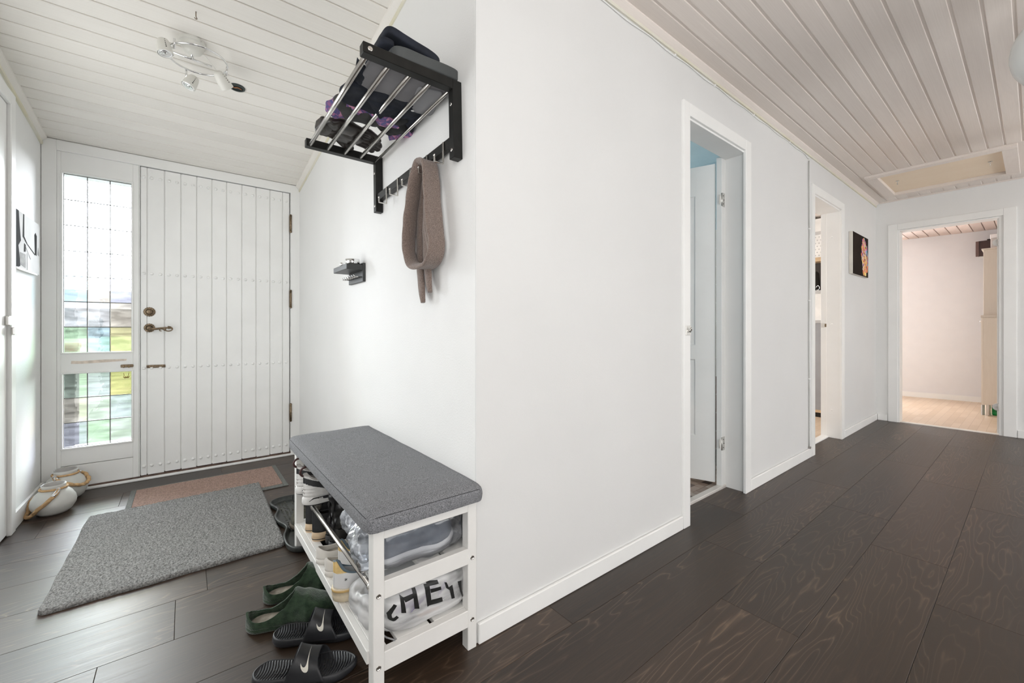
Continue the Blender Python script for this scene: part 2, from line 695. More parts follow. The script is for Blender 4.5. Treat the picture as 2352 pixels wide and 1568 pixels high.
for i, (lo, hi) in enumerate((((-0.72, -3.6), (5.92, -3.585)),)):
    bm = new()
    for k in range(5):
        x = -0.70 + 1.65 * k
        box(bm, (x - 0.03, -3.6, 0.33), (x + 0.03, -3.55, 2.37))
    for z in (0.30, 2.35):
        box(bm, (-0.73, -3.6, z - 0.03), (5.93, -3.55, z + 0.03))
    struct('fill_frame_back', bm, M_trim)  # unseen frame added round the back fill lamps, wall closed behind
bm = bx((XL, -3.33, 0.27), (XL + 0.05, -3.27, 2.33))
box(bm, (XL, 0.27, 0.27), (XL + 0.05, 0.33, 2.33))
box(bm, (XL, -3.33, 0.24), (XL + 0.05, 0.33, 0.30))
box(bm, (XL, -3.33, 2.30), (XL + 0.05, 0.33, 2.34))
struct('fill_frame_left', bm, M_trim)  # unseen frame added round the left fill lamp

# ------------------------------------------------------------------ porch ceiling (sloped boards along X)
SL = math.atan(0.13)


def porch_board(y0, y1, x0=-0.80, x1=XR + 0.02):
    bm = new()
    t = 0.012
    prof = [(y0 + 0.008, 0.0), (y0 + 0.0105, -0.0025), (y1 - 0.0025, -0.0025), (y1, 0.0), (y1, t), (y0, t), (y0, 0.005), (y0 + 0.008, 0.005)]
    pts = []
    a = [bm.verts.new((x0, y, zp(y) + z + 0.0025)) for y, z in prof]
    b = [bm.verts.new((x1, y, zp(y) + z + 0.0025)) for y, z in prof]
    n = len(prof)
    bm.faces.new(a)
    bm.faces.new(b[::-1])
    for k in range(n):
        bm.faces.new((a[k], b[k], b[(k + 1) % n], a[(k + 1) % n]))
    return bm


bm = new()
q = [(-0.8, 0.95), (0.76, 0.95), (0.76, YD + 0.08), (-0.8, YD + 0.08)]
vs = [bm.verts.new((x, y, zp(y) + 0.02)) for x, y in q] + [bm.verts.new((x, y, zp(y) + 0.05)) for x, y in q]
for f in ((0, 1, 2, 3), (7, 6, 5, 4), (0, 4, 5, 1), (1, 5, 6, 2), (2, 6, 7, 3), (3, 7, 4, 0)):
    bm.faces.new([vs[i] for i in f])
cp = struct('ceiling_porch', bm, M_back)
y = 3.605
ys = []
while y > 0.95:
    ys.append(y)
    y -= 0.0985
struct('board', porch_board(3.605, YD + 0.03), M_pc, cp)
for y in ys:
    struct('board', porch_board(y - 0.0985, y), M_pc, cp)
struct('trim_1', bx((-0.8, 0.9, ZC), (0.76, 0.96, 2.55)), M_wall2)

# trims along the slope
def slope_trim(x0, x1, w_out, m, name):
    bm = new()
    sec = [(x0, -0.035), (x1, -0.012), (x1, 0.004), (x0, 0.004)]
    ya, yb = 0.97, YD - 0.003
    a = [bm.verts.new((x, ya, zp(ya) + z)) for x, z in sec]
    b = [bm.verts.new((x, yb, zp(yb) + z)) for x, z in sec]
    bm.faces.new(a)
    bm.faces.new(b[::-1])
    for k in range(4):
        bm.faces.new((a[k], b[k], b[(k + 1) % 4], a[(k + 1) % 4]))
    return struct(name, bm, m)


slope_trim(XR - 0.0005, XR - 0.026, 0, M_pc, 'trim_2')
slope_trim(XL + 0.0005, XL + 0.026, 0, M_pc, 'trim_3')


def yellow_strip(x0, x1, name):
    bm = new()
    sec = [(x0, -0.052), (x1, -0.050), (x1, -0.034), (x0, -0.036)]
    ya, yb = 0.97, YD - 0.003
    a = [bm.verts.new((x, ya, zp(ya) + z)) for x, z in sec]
    b = [bm.verts.new((x, yb, zp(yb) + z)) for x, z in sec]
    bm.faces.new(a)
    bm.faces.new(b[::-1])
    for k in range(4):
        bm.faces.new((a[k], b[k], b[(k + 1) % 4], a[(k + 1) % 4]))
    return struct(name, bm, M_ytrim)


yellow_strip(XR - 0.0005, XR - 0.006, 'trim_4')
yellow_strip(XL + 0.0005, XL + 0.010, 'trim_5')

# ------------------------------------------------------------------ hall ceiling (boards along X)
ch = struct('ceiling_hall', bx((-0.8, -3.6, ZC + 0.016), (XE + 0.02, YH + 0.01, ZC + 0.05)), M_back)
HP = 0.0846
HX0, HX1, HY0, HY1 = 4.80, 5.705, 0.085, 0.962


def hall_board(x0, x1, y0, y1):
    bm = new()
    prof = [(y0 + 0.011, ZC + 0.003), (y0 + 0.013, ZC), (y1 - 0.002, ZC), (y1, ZC + 0.003), (y1, ZC + 0.016), (y0, ZC + 0.016), (y0, ZC + 0.0045), (y0 + 0.011, ZC + 0.0045)]
    a = [bm.verts.new((x0, y, z)) for y, z in prof]
    b = [bm.verts.new((x1, y, z)) for y, z in prof]
    n = len(prof)
    bm.faces.new(a)
    bm.faces.new(b[::-1])
    for k in range(n):
        bm.faces.new((a[k], b[k], b[(k + 1) % n], a[(k + 1) % n]))
    return bm


y = 0.899 + 2 * HP
while y > -1.2:
    a, b = y - HP, min(y, YH)
    x0 = 0.74 if a > 0.93 else -0.78
    if b > HY0 + 0.03 and a < HY1 - 0.03:
        struct('board', hall_board(x0, HX0 - 0.002, a, b), M_hc, ch)
        struct('board', hall_board(HX1 + 0.002, XE - 0.012, a, b), M_hc, ch)
    else:
        struct('board', hall_board(x0, XE - 0.012, a, b), M_hc, ch)
    y -= HP
struct('panel', bx((-0.78, -3.6, ZC), (XE, -1.22, ZC + 0.016)), M_hc, ch)
bm = new()
prism(bm, [(YH - 0.0005, ZC - 0.030), (YH - 0.026, ZC - 0.008), (YH - 0.026, ZC + 0.002), (YH - 0.0005, ZC + 0.002)], XR + 0.03, XE - 0.014, T=lambda y, z, x: (x, y, z))
struct('trim_6', bm, M_hc)
bm = new()
box(bm, (XR + 0.03, YH - 0.008, ZC - 0.042), (XE - 0.014, YH - 0.0005, ZC - 0.028))
struct('trim_7', bm, M_ytrim)
struct('trim_8', bx((XE - 0.012, -0.6, ZC - 0.010), (XE - 0.0005, YH - 0.03, ZC + 0.01)), M_hc)

for yb0, yb1 in ((0.053, HY0 + 0.004), (HY1 - 0.004, 0.984)):
    struct('board', bx((HX0 - 0.003, yb0, ZC), (HX1 + 0.003, yb1, ZC + 0.016)), M_hc, ch)
# hatch
ht = thing('attic_hatch', 'beige plywood ceiling hatch in a raised whitewashed frame above the far doorway', 'hatch', ((HX0 + HX1) / 2, (HY0 + HY1) / 2, ZC))
fw = 0.078
for i, (lo, hi) in enumerate((((HX0, HY0), (HX0 + fw, HY1)), ((HX1 - fw, HY0), (HX1, HY1)), ((HX0 + fw, HY0), (HX1 - fw, HY0 + fw)), ((HX0 + fw, HY1 - fw), (HX1 - fw, HY1)))):
    obj('frame_rail', bx((lo[0], lo[1], ZC - 0.018), (hi[0], hi[1], ZC + 0.012), 0.002), M_hc, ht)
obj('hatch_panel', bx((HX0 + fw - 0.002, HY0 + fw - 0.002, ZC + 0.010), (HX1 - fw + 0.002, HY1 - fw + 0.002, ZC + 0.015)), M_hatch, ht)
for yy in (0.235, 0.80):
    bm = new()
    xx = 5.20
    cyl(bm, (xx, yy, ZC + 0.01), (xx, yy, ZC - 0.008), 0.0025, 8)
    tube(bm, [(xx + 0.014 * math.sin(t), yy, ZC - 0.016 + 0.010 * math.cos(t)) for t in [i * 0.45 for i in range(11)]], 0.0025, 8)
    box(bm, (xx - 0.008, yy - 0.012, ZC + 0.006), (xx + 0.012, yy + 0.012, ZC + 0.0102))
    obj('hook', bm, M_steel, ht)

# ------------------------------------------------------------------ baseboards
def baseb(name, lo, hi, h=0.065):
    return struct(name, bx((lo[0], lo[1], 0), (hi[0], hi[1], h), 0.003), M_trim)


baseb('baseboard_hall_near', (XR + 0.004, YH - 0.013), (1.918, YH - 0.0005))
baseb('baseboard_hall_mid', (2.705, YH - 0.013), (3.80, YH - 0.0005), 0.07)
baseb('baseboard_hall_far', (4.69, YH - 0.013), (XE - 0.014, YH - 0.0005), 0.07)
baseb('baseboard_end_left', (XE - 0.013, 0.995), (XE - 0.0005, YH - 0.014), 0.07)
baseb('baseboard_end_right', (XE - 0.013, -0.64), (XE - 0.0005, 0.105), 0.07)
baseb('baseboard_left', (XL + 0.0005, 3.09), (XL + 0.014, YD - 0.004), 0.085)
baseb('baseboard_right', (XR - 0.012, 2.10), (XR - 0.0005, YD - 0.06), 0.065)

# ------------------------------------------------------------------ front door set: outer frame, side light, door
Y0 = YD
FZ = 2.115
fr = bx((XL + 0.002, Y0, 0.0), (-0.602, Y0 + 0.09, FZ), 0.002)
box(fr, (0.650, Y0, 0.0), (XR + 0.001, Y0 + 0.09, FZ), 0.002)
box(fr, (-0.602, Y0, 2.052), (0.650, Y0 + 0.09, FZ), 0.002)
box(fr, (-0.235, Y0 + 0.012, 0.02), (-0.231, Y0 + 0.09, 2.052))
frame1 = struct('trim_9', fr, M_trim)
struct('trim_10', bx((XL + 0.002, Y0 - 0.020, 0.0), (XR - 0.004, Y0 + 0.005, 0.014), 0.003), M_trim)
struct('trim_11', bx((-0.60, Y0 + 0.004, 0.0), (0.650, Y0 + 0.09, 0.022)), M_grime)
wf = bx((XL - 0.2, Y0 + 0.06, 2.10), (XR + 0.3, Y0 + 0.2, 2.9))
struct('wall_front', wf, M_wall2)

# side light (window_1)
w1 = thing('window_1', None, None, (-0.42, Y0, 0), kind='structure')
GX0, GX1 = -0.577, -0.272
UZ0, UZ1 = 0.842, 1.927
LZ0, LZ1 = 0.263, 0.712


def wpart(name, lo, hi, bev=0.0015, m=M_trim):
    return obj(name, bx(lo, hi, bev), m, w1)


yf, yb = Y0 + 0.010, Y0 + 0.055
wpart('stile', (-0.602, yf, 0.022), (GX0 - 0.008, yb, 2.052))
wpart('stile', (GX1 + 0.008, yf, 0.022), (-0.236, yb, 2.052))
wpart('rail', (GX0 - 0.008, yf, UZ1 + 0.008), (GX1 + 0.008, yb, 2.052))
wpart('rail', (GX0 - 0.008, yf, LZ1 + 0.008), (GX1 + 0.008, yb, UZ0 - 0.008))
wpart('rail', (GX0 - 0.008, yf, 0.156), (GX1 + 0.008, yb, LZ0 - 0.008))
wpart('rail', (GX0 - 0.008, yf, 0.022), (GX1 + 0.008, yb, 0.153))
bm = new()
for (z0, z1) in ((UZ0, UZ1), (LZ0, LZ1)):
    o1 = 0.010
    for lo, hi in (((GX0 - o1, z0), (GX0, z1)), ((GX1, z0), (GX1 + o1, z1)), ((GX0 - o1, z0 - o1), (GX1 + o1, z0)), ((GX0 - o1, z1), (GX1 + o1, z1 + o1))):
        box(bm, (lo[0], yf - 0.007, lo[1]), (hi[0], yf + 0.02, hi[1]), 0.002)
obj('glazing_bead', bm, M_trim, w1)
TINT = {
    'clear': (0.96, 0.97, 0.98), 'green': (0.80, 0.95, 0.78), 'blue': (0.80, 0.92, 0.96), 'yellow': (0.97, 0.95, 0.72),
    'violet': (0.90, 0.91, 0.98), 'cream': (0.99, 0.96, 0.90), 'amber': (0.99, 0.92, 0.66), 'mint': (0.88, 0.96, 0.89),
}
TM = {k: thin_mat('glass_' + k, v, gloss=0.02, rough=0.02, diffuse=0.03, dcol=v, wr=0.15, wscale=9, translucent=True) for k, v in TINT.items()}
YG = Y0 + 0.035
up = [['clear', 'clear', 'clear']] * 4 + [['blue', 'cream', 'violet'], ['clear', 'clear', 'cream'], ['green', 'blue', 'yellow']]
lowp = [['mint', 'violet', 'amber'], ['cream', 'clear', 'violet'], ['violet', 'mint', 'clear']]
for (z0, z1, tab) in ((UZ0, UZ1, up), (LZ0, LZ1, lowp)):
    nr = len(tab)
    ph = (z1 - z0) / nr
    pw = (GX1 - GX0) / 3
    for r_ in range(nr):
        for c_ in range(3):
            x0 = GX0 + pw * c_
            zt = z1 - ph * r_
            obj('pane', bx((x0 + 0.0012, YG, zt - ph + 0.0012), (x0 + pw - 0.0012, YG + 0.0003, zt - 0.0012)), TM[tab[r_][c_]], w1)
    for r_ in range(nr + 1):
        z = z1 - ph * r_
        obj('lead_strip', bx((GX0, YG - 0.003, z - 0.0024), (GX1, YG + 0.004, z + 0.0024), 0.001), M_lead, w1)
    for c_ in range(4):
        x = GX0 + pw * c_
        obj('lead_strip', bx((x - 0.0024, YG - 0.003, z0), (x + 0.0024, YG + 0.004, z1), 0.001), M_lead, w1)
# faded strip on the middle rail where a mail flap was, chain plate and chain
M_strip = mat('bare_patch', (0.66, 0.57, 0.49), 0.7, var=0.15, vscale=40)
bm = new()
prism(bm, [(-0.543, 0.773), (-0.50, 0.771), (-0.40, 0.775), (-0.297, 0.781), (-0.294, 0.792), (-0.40, 0.793), (-0.50, 0.788), (-0.541, 0.791)], yf - 0.0012, yf + 0.002, T=lambda x, z, y: (x, y, z))
o = obj('bare_patch', bm, M_strip, w1)
o['label'] = 'bare strip of wood where the paint has come off'
cpn = obj('chain_plate', bx((-0.323, yf - 0.009, 0.738), (-0.262, yf, 0.757), 0.004, 2), M_brass, w1)
bm = new()
cyl(bm, (-0.310, yf - 0.020, 0.747), (-0.310, yf - 0.006, 0.747), 0.005, 12)
cyl(bm, (-0.280, yf - 0.020, 0.747), (-0.280, yf - 0.006, 0.747), 0.005, 12)
obj('knob', bm, M_brass, cpn)
for i in range(13):
    t = i / 12
    xx = -0.308 + 0.026 * t
    zz = 0.744 - 0.072 * (1 - (2 * t - 1) ** 6)
    if 0.2 < t < 0.8:
        zz = 0.672 + 0.012 * (2 * t - 1) ** 2 * 2
    ang = (i % 2) * math.pi / 2
    bm = new()
    ww = Vector((math.cos(ang), math.sin(ang), 0)) * 0.0042
    dv = Vector((0.3 * (t - .5), 0, 1)).normalized() if (t < 0.25 or t > 0.75) else Vector((1, 0, 0.1)).normalized()
    pts = [Vector((xx, yf - 0.014, zz)) + ww * math.cos(a) + dv * 0.0075 * math.sin(a) for a in [2 * math.pi * k / 12 for k in range(12)]]
    tube(bm, pts, 0.0013, 6, closed=True)
    obj('chain_link', bm, M_brassl, cpn)

# door leaf (door_1) of vertical planks
d1 = thing('door_1', None, None, (0.2, Y0, 0.0), kind='structure')
DX = [-0.229, -0.195, -0.107, -0.021, 0.065, 0.151, 0.237, 0.330, 0.420, 0.511, 0.596, 0.645]
ydf = Y0 + 0.012
obj('door_core', bx((-0.229, ydf + 0.008, 0.030), (0.645, ydf + 0.045, 2.047)), M_door, d1)
for a, b in zip(DX[:-1], DX[1:]):
    bm = new()
    g = 0.0022
    prism(bm, [(a + g, 0.012), (a + g, 0.003), (a + g + 0.003, 0.0), (b - g - 0.003, 0.0), (b - g, 0.003), (b - g, 0.012)], 0.024 + rnd.uniform(0, 0.006), 2.047, T=lambda x, y, z: (x, ydf + y, z))
    obj('plank', bm, M_door, d1)
stud_me = None
for zz in (1.983, 1.350, 0.727, 0.083):
    for i, (a, b) in enumerate(zip(DX[:-1], DX[1:])):
        xs = [(a + b) / 2] if i in (0, 10) else [a + (b - a) * 0.25, a + (b - a) * 0.75]
        for x in xs:
            bm = new()
            lathe(bm, [(0.0100, 0), (0.0092, 0.004), (0.006, 0.0072), (0, 0.0085)], (x, ydf, zz), (0, -1, 0), 14)
            obj('stud', bm, M_door, d1)
for z0, z1 in ((1.747, 1.873), (1.157, 1.283), (0.270, 0.396)):
    bm = new()
    cyl(bm, (0.650, Y0 - 0.004, z0), (0.650, Y0 - 0.004, z1), 0.0075, 14)
    lathe(bm, [(0.0085, 0), (0.0085, 0.004), (0.004, 0.009), (0, 0.010)], (0.650, Y0 - 0.004, z1), (0, 0, 1), 14)
    lathe(bm, [(0.0085, 0), (0.0085, 0.004), (0.004, 0.009), (0, 0.010)], (0.650, Y0 - 0.004, z0), (0, 0, -1), 14)
    box(bm, (0.642, Y0 - 0.002, z0), (0.656, Y0 + 0.012, z1))
    obj('hinge', bm, M_brass, d1)
# lock rosette
bm = new()
lx, lz = -0.184, 1.098


def rosette(bm, lx, lz, y0, r):
    n = 48
    lathe(bm, [(r * 0.97, 0), (r, 0.002), (r * 0.9, 0.005), (r * 0.78, 0.004), (r * 0.72, 0.006), (r * 0.62, 0.006), (r * 0.60, 0.0035), (0, 0.0035)], (lx, y0, lz), (0, -1, 0), n)
    for k in range(16):
        t = 2 * math.pi * k / 16
        lathe(bm, [(r * 0.10, 0), (r * 0.08, 0.004), (0, 0.005)], (lx + r * 0.97 * math.cos(t), y0, lz + r * 0.97 * math.sin(t)), (0, -1, 0), 8)


rosette(bm, lx, lz, ydf, 0.030)
lk = obj('lock_rosette', bm, M_brass, d1)
bm = new()
lathe(bm, [(0.016, 0), (0.016, 0.005), (0.013, 0.007), (0, 0.007)], (lx, ydf - 0.003, lz), (0, -1, 0), 24)
box(bm, (lx - 0.004, ydf - 0.018, lz - 0.012), (lx + 0.004, ydf - 0.008, lz + 0.012), 0.002, 2)
obj('thumb_turn', bm, M_brass, lk)
bm = new()
hx, hz = -0.184, 0.992
rosette(bm, hx, hz, ydf, 0.028)
dh = obj('door_handle', bm, M_brass, d1)
bm = new()
cyl(bm, (hx, ydf - 0.004, hz), (hx, ydf - 0.045, hz), 0.008, 16)
lathe(bm, [(0.013, 0), (0.012, 0.006), (0.006, 0.010), (0, 0.011)], (hx, ydf - 0.040, hz), (0, -1, 0), 18)
yl = ydf - 0.045
P = []
RR = []
for t in [i / 24 for i in range(25)]:
    P.append((hx + 0.118 * t, yl, hz - 0.006 + 0.016 * math.sin(t * math.pi * 0.95) * t * 1.2 - 0.006 * math.sin(t * 3)))
    RR.append(0.0085 - 0.004 * t)
tube(bm, P, RR, 12)
cx0, cz0 = hx + 0.097, hz - 0.006
tube(bm, [(cx0 + 0.021 * math.cos(a), yl, cz0 + 0.015 * math.sin(a)) for a in [R(100) - R(10) * i for i in range(24)]], 0.0036, 8)
tube(bm, [(cx0 - 0.006 + 0.011 * math.cos(a), yl, cz0 - 0.001 + 0.007 * math.sin(a)) for a in [R(20) * i for i in range(13)]], 0.0045, 8)
tube(bm, [(hx + 0.060 + 0.008 * math.cos(a), yl, hz - 0.014 + 0.006 * math.sin(a)) for a in [R(90) + R(22) * i for i in range(10)]], 0.003, 8)
tube(bm, [(hx + 0.055, yl, hz - 0.006), (hx + 0.068, yl, hz - 0.008), (hx + 0.082, yl, hz - 0.019)], 0.0035, 8)
obj('lever', bm, M_brass, dh)
bm = bx((-0.198, ydf - 0.006, 0.727), (-0.103, ydf + 0.002, 0.747), 0.0045, 3)
box(bm, (-0.182, ydf - 0.010, 0.733), (-0.120, ydf - 0.005, 0.736))
box(bm, (-0.182, ydf - 0.010, 0.739), (-0.120, ydf - 0.005, 0.742))
sl = obj('chain_slide', bm, M_brass, d1)
for x in (-0.191, -0.111):
    obj('screw', lathe(new(), [(0.0045, 0), (0.004, 0.002), (0, 0.0022)], (x, ydf - 0.006, 0.737), (0, -1, 0), 12), M_grime, sl)

# unseen boxes added to keep sky light from leaking round frame and side door
bm = bx((-0.9, YD + 0.07, -0.1), (GX0 - 0.05, YD + 0.13, 2.6))
box(bm, (GX1 + 0.02, YD + 0.07, -0.1), (1.0, YD + 0.2, 2.6))
box(bm, (GX0 - 0.02, YD + 0.07, -0.1), (GX1 + 0.02, YD + 0.2, LZ0 - 0.02))
box(bm, (GX0 - 0.02, YD + 0.07, LZ1 + 0.02), (GX1 + 0.02, YD + 0.2, UZ0 - 0.02))
box(bm, (GX0 - 0.02, YD + 0.07, UZ1 + 0.02), (GX1 + 0.02, YD + 0.2, 2.6))
box(bm, (XL - 0.20, 1.0, -0.1), (XL - 0.12, YD + 0.2, 2.9))
struct('light_block_outer', bm, M_wall2)

# exterior seen through the glass
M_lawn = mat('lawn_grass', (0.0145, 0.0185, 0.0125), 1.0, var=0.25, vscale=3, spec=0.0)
struct('lawn', bx((-80, 4.2, -0.35), (40, 120, -0.20)), M_lawn)
struct('front_step', bx((-3, YD + 0.10, -0.2), (3, 5.2, -0.03)), mat('concrete_step', (0.013, 0.014, 0.012), 1.0, var=0.1, spec=0.0))
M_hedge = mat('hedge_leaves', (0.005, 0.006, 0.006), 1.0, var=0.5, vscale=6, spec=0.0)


def bush(name, c, s, label, n=22, amp=0.5, m=M_hedge, cat='hedge'):
    bm = new()
    soft_box(bm, c, s, n=n, p=3.5, amp=amp, ns=0.9, seed=c[0])
    return obj(name, bm, m, label=label, cat=cat)


bush('hedge', (-12.5, 82, 1.4), (6.5, 3, 4.6), 'dark trimmed hedge on the lawn seen through the lower panes of the side light')
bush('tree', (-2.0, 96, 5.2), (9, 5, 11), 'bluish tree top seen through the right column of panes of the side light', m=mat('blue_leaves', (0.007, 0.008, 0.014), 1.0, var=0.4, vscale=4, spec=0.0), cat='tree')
hs = thing('house', 'pale rendered house across the lawn seen through the side light', 'building', (-6, 100, -0.2))
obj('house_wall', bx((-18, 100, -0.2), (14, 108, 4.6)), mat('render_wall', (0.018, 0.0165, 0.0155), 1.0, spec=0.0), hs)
bm = new()
prism(bm, [(99.5, 4.6), (108.5, 4.6), (104, 8.0)], -18.5, 14.5, T=lambda y, z, x: (x, y, z))
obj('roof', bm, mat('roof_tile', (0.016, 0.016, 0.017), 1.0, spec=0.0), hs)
rp = thing('flower_pot', 'red plant pot standing outside behind the lower left pane of the side light', 'pot', (-0.62, 3.95, 0.0))
obj('pot_body', lathe(new(), [(0, -0.03), (0.035, -0.03), (0.055, 0.10), (0.060, 0.10), (0.060, 0.13), (0.052, 0.13), (0.045, 0.05), (0, 0.05)], (-0.590, 3.86, 0.765)), mat('red_terracotta', (0.035, 0.0015, 0.001), 1.0, spec=0.0), rp)
obj('pot_stand', bx((-0.66, 3.79, -0.03), (-0.55, 3.93, 0.735)), mat('weathered_stand', (0.012, 0.012, 0.011), 1.0, spec=0.0), rp)

# ------------------------------------------------------------------ left wall: side door, latch, photo panel
dl = thing('door_4', None, None, (XL, 2.6, 0), kind='structure')
obj('casing', bx((XL, 3.02, 0), (XL + 0.018, 3.085, 2.115), 0.003), M_trim, dl)
obj('casing', bx((XL, 1.6, 2.05), (XL + 0.018, 3.02, 2.115), 0.003), M_trim, dl)
obj('door_leaf', bx((XL - 0.04, 1.6, 0.01), (XL + 0.004, 3.015, 2.048), 0.002), M_door, dl)
lt = obj('latch', bx((XL + 0.004, 2.985, 1.0), (XL + 0.020, 3.055, 1.045), 0.004, 2), M_steel, dl)
obj('latch_pin', bx((XL + 0.018, 3.010, 0.955), (XL + 0.030, 3.050, 0.992), 0.004, 2), M_steel, lt)

ph = thing('photo_panel', 'black and white photo panel hung on the white wall left of the front door', 'picture', (XL, 3.30, 1.28))
obj('panel', bx((XL, 3.085, 1.288), (XL + 0.016, 3.512, 1.575), 0.002), mat('photo_paper', (0.62, 0.62, 0.61), 0.9, var=0.04, spec=0.05), ph)
M_ink = mat('photo_black', (0.02, 0.02, 0.018), 0.9, spec=0.03)
M_greyp = mat('photo_grey', (0.35, 0.35, 0.34), 0.9, spec=0.05, var=0.2, vscale=30)
xq = XL + 0.0162


def flat(poly, m, nm='print', th=0.0006, dx=0.0):
    bm = new()
    prism(bm, poly, xq + dx, xq + dx + th, T=lambda y, z, x: (x, y, z))
    return obj(nm, bm, m, ph)


flat([(3.087, 1.29), (3.12, 1.29), (3.16, 1.30), (3.145, 1.36), (3.13, 1.40), (3.17, 1.43), (3.15, 1.50), (3.135, 1.573), (3.087, 1.573)], M_ink)
flat([(3.21, 1.573), (3.225, 1.573), (3.225, 1.46), (3.28, 1.43), (3.42, 1.395), (3.42, 1.388), (3.26, 1.43), (3.20, 1.455)], M_ink)
flat([(3.42, 1.395), (3.45, 1.39), (3.455, 1.50), (3.43, 1.515), (3.41, 1.50)], M_ink)
flat([(3.22, 1.38), (3.25, 1.385), (3.25, 1.42), (3.225, 1.425)], M_ink)
flat([(3.245, 1.41), (3.255, 1.41), (3.34, 1.36), (3.335, 1.355)], M_greyp)
flat([(3.15, 1.31), (3.25, 1.30), (3.25, 1.37), (3.16, 1.37)], M_greyp)
flat([(3.275, 1.29), (3.282, 1.29), (3.28, 1.38), (3.275, 1.38)], M_greyp)
flat([(3.47, 1.40), (3.50, 1.395), (3.50, 1.41), (3.48, 1.44)], M_greyp)
obj('ledge', bx((XL, 3.09, 1.282), (XL + 0.020, 3.45, 1.289)), M_steel, ph)

# ------------------------------------------------------------------ door 2 (bathroom) casing, leaf, hinges
def casing(nm, x0, x1, cw, top, yl=YH, n0=12):
    bm = new()
    box(bm, (x0 - cw, yl - 0.013, 0), (x0, yl + 0.004, top + 0.065), 0.003, 2)
    box(bm, (x1, yl - 0.013, 0), (x1 + cw + 0.015, yl + 0.004, top + 0.065), 0.003, 2)
    box(bm, (x0, yl - 0.013, top), (x1, yl + 0.004, top + 0.065), 0.003, 2)
    return struct(nm, bm, M_trim)


casing('trim_12', 1.985, 2.625, 0.062, 2.05)
bm = new()
# jamb lining with rebate
box(bm, (D2[1] + 0.003, YH - 0.002, 0), (D2[1] + 0.03, YH + WT + 0.05, 2.055))
box(bm, (D2[0], YH + 0.0, 0.0), (D2[0] + 0.012, YH + 0.118, 2.05), 0.001)
box(bm, (D2[0] + 0.012, YH + 0.0, 2.040), (D2[1] + 0.003, YH + 0.118, 2.052), 0.001)
box(bm, (D2[1] - 0.048, YH + 0.119, 0.0), (D2[1] + 0.003, YH + 0.152, 2.05), 0.001)
struct('trim_13', bm, M_trim)
struct('trim_14', bx((D2[0], YH + 0.112, -0.01), (D2[1] - 0.001, YH + 0.150, 0.016), 0.004, 2), mat('aluminium_threshold', (0.72, 0.69, 0.65), 0.35, 0.3))
d2 = thing('door_2', None, None, (2.62, 1.245, 0), kind='structure')
LA = R(70)  # leaf swung into the bathroom
hp = Vector((2.620, 1.254, 0))
du = Vector((-math.cos(LA), math.sin(LA), 0))
dn = Vector((-math.sin(LA), -math.cos(LA), 0))   # toward the camera side


def leafT(u, v, z):
    return hp + du * u + dn * v + Vector((0, 0, z))


def leafbox(u0, u1, v0, v1, z0, z1):
    bm = new()
    prism(bm, [(u0, v0), (u1, v0), (u1, v1), (u0, v1)], z0, z1, T=lambda u, v, z: leafT(u, v, z))
    return bm


LW = 0.60
obj('door_leaf', leafbox(0.0, LW, -0.038, -0.006, 0.020, 2.025), M_door, d2)
# raised-and-fielded surface: stiles, rails and panels
for u0, u1, z0, z1 in ((0, 0.115, 0.02, 2.025), (LW - 0.1, LW, 0.02, 2.025), (0.115, LW - 0.1, 0.02, 0.30), (0.115, LW - 0.1, 0.79, 0.88), (0.115, LW - 0.1, 1.84, 2.025)):
    obj('rail', leafbox(u0, u1, -0.007, 0.0, z0, z1), M_door, d2)
for z0, z1 in ((0.30, 0.79), (0.88, 1.84)):
    bm = new()
    u0, u1 = 0.115, LW - 0.1
    rings = []
    for ins, v in ((0.0, 0.001), (0.008, -0.0065), (0.022, -0.0065), (0.050, -0.001)):
        rings.append([bm.verts.new(leafT(u, v, z)) for u, z in ((u0 + ins, z0 + ins), (u1 - ins, z0 + ins), (u1 - ins, z1 - ins), (u0 + ins, z1 - ins))])
    for A, B in zip(rings[:-1], rings[1:]):
        for k in range(4):
            bm.faces.new((A[k], A[(k + 1) % 4], B[(k + 1) % 4], B[k]))
    bm.faces.new(rings[-1])
    obj('panel', bm, M_door, d2)
M_hinge = mat('zinc_hinge', (0.70, 0.69, 0.66), 0.35, 0.8, var=0.08)
for zz in (1.785, 0.275):
    bm = new()
    xh, yh = D2[1] - 0.040, YH + 0.118
    box(bm, (xh - 0.004, yh - 0.001, zz - 0.042), (xh + 0.030, yh + 0.002, zz + 0.042), 0.001)
    box(bm, (xh - 0.024, yh + 0.010, zz - 0.028), (xh - 0.002, yh + 0.012, zz + 0.030), 0.001)
    cyl(bm, (xh - 0.004, yh + 0.002, zz - 0.040), (xh - 0.004, yh + 0.002, zz + 0.040), 0.0055, 12)
    h = obj('hinge', bm, M_hinge, d2)
    for dx, dz in ((0.010, 0.025), (0.016, 0.0), (0.010, -0.025)):
        obj('screw', lathe(new(), [(0.0035, 0), (0.003, 0.0012), (0, 0.0015)], (xh + dx, yh - 0.001, zz + dz), (0, -1, 0), 10), M_dark, h)
# latch plate on the left casing
st = thing('strike_plate', 'small zinc lock plate with a pin on the near casing of the bathroom doorway', 'lock', (1.965, YH - 0.015, 0.98))
obj('plate', bx((1.938, YH - 0.0165, 0.952), (1.984, YH - 0.0125, 1.000), 0.001), M_hinge, st)
bm = new()
tube(bm, [(1.955, YH - 0.018, 0.968), (1.958, YH - 0.026, 0.978), (1.964, YH - 0.028, 0.990), (1.970, YH - 0.026, 0.978), (1.974, YH - 0.018, 0.968)], 0.003, 8)
box(bm, (1.950, YH - 0.019, 0.972), (1.954, YH - 0.016, 0.978))
box(bm, (1.976, YH - 0.019, 0.972), (1.980, YH - 0.016, 0.978))
obj('pin', bm, M_steel, st)

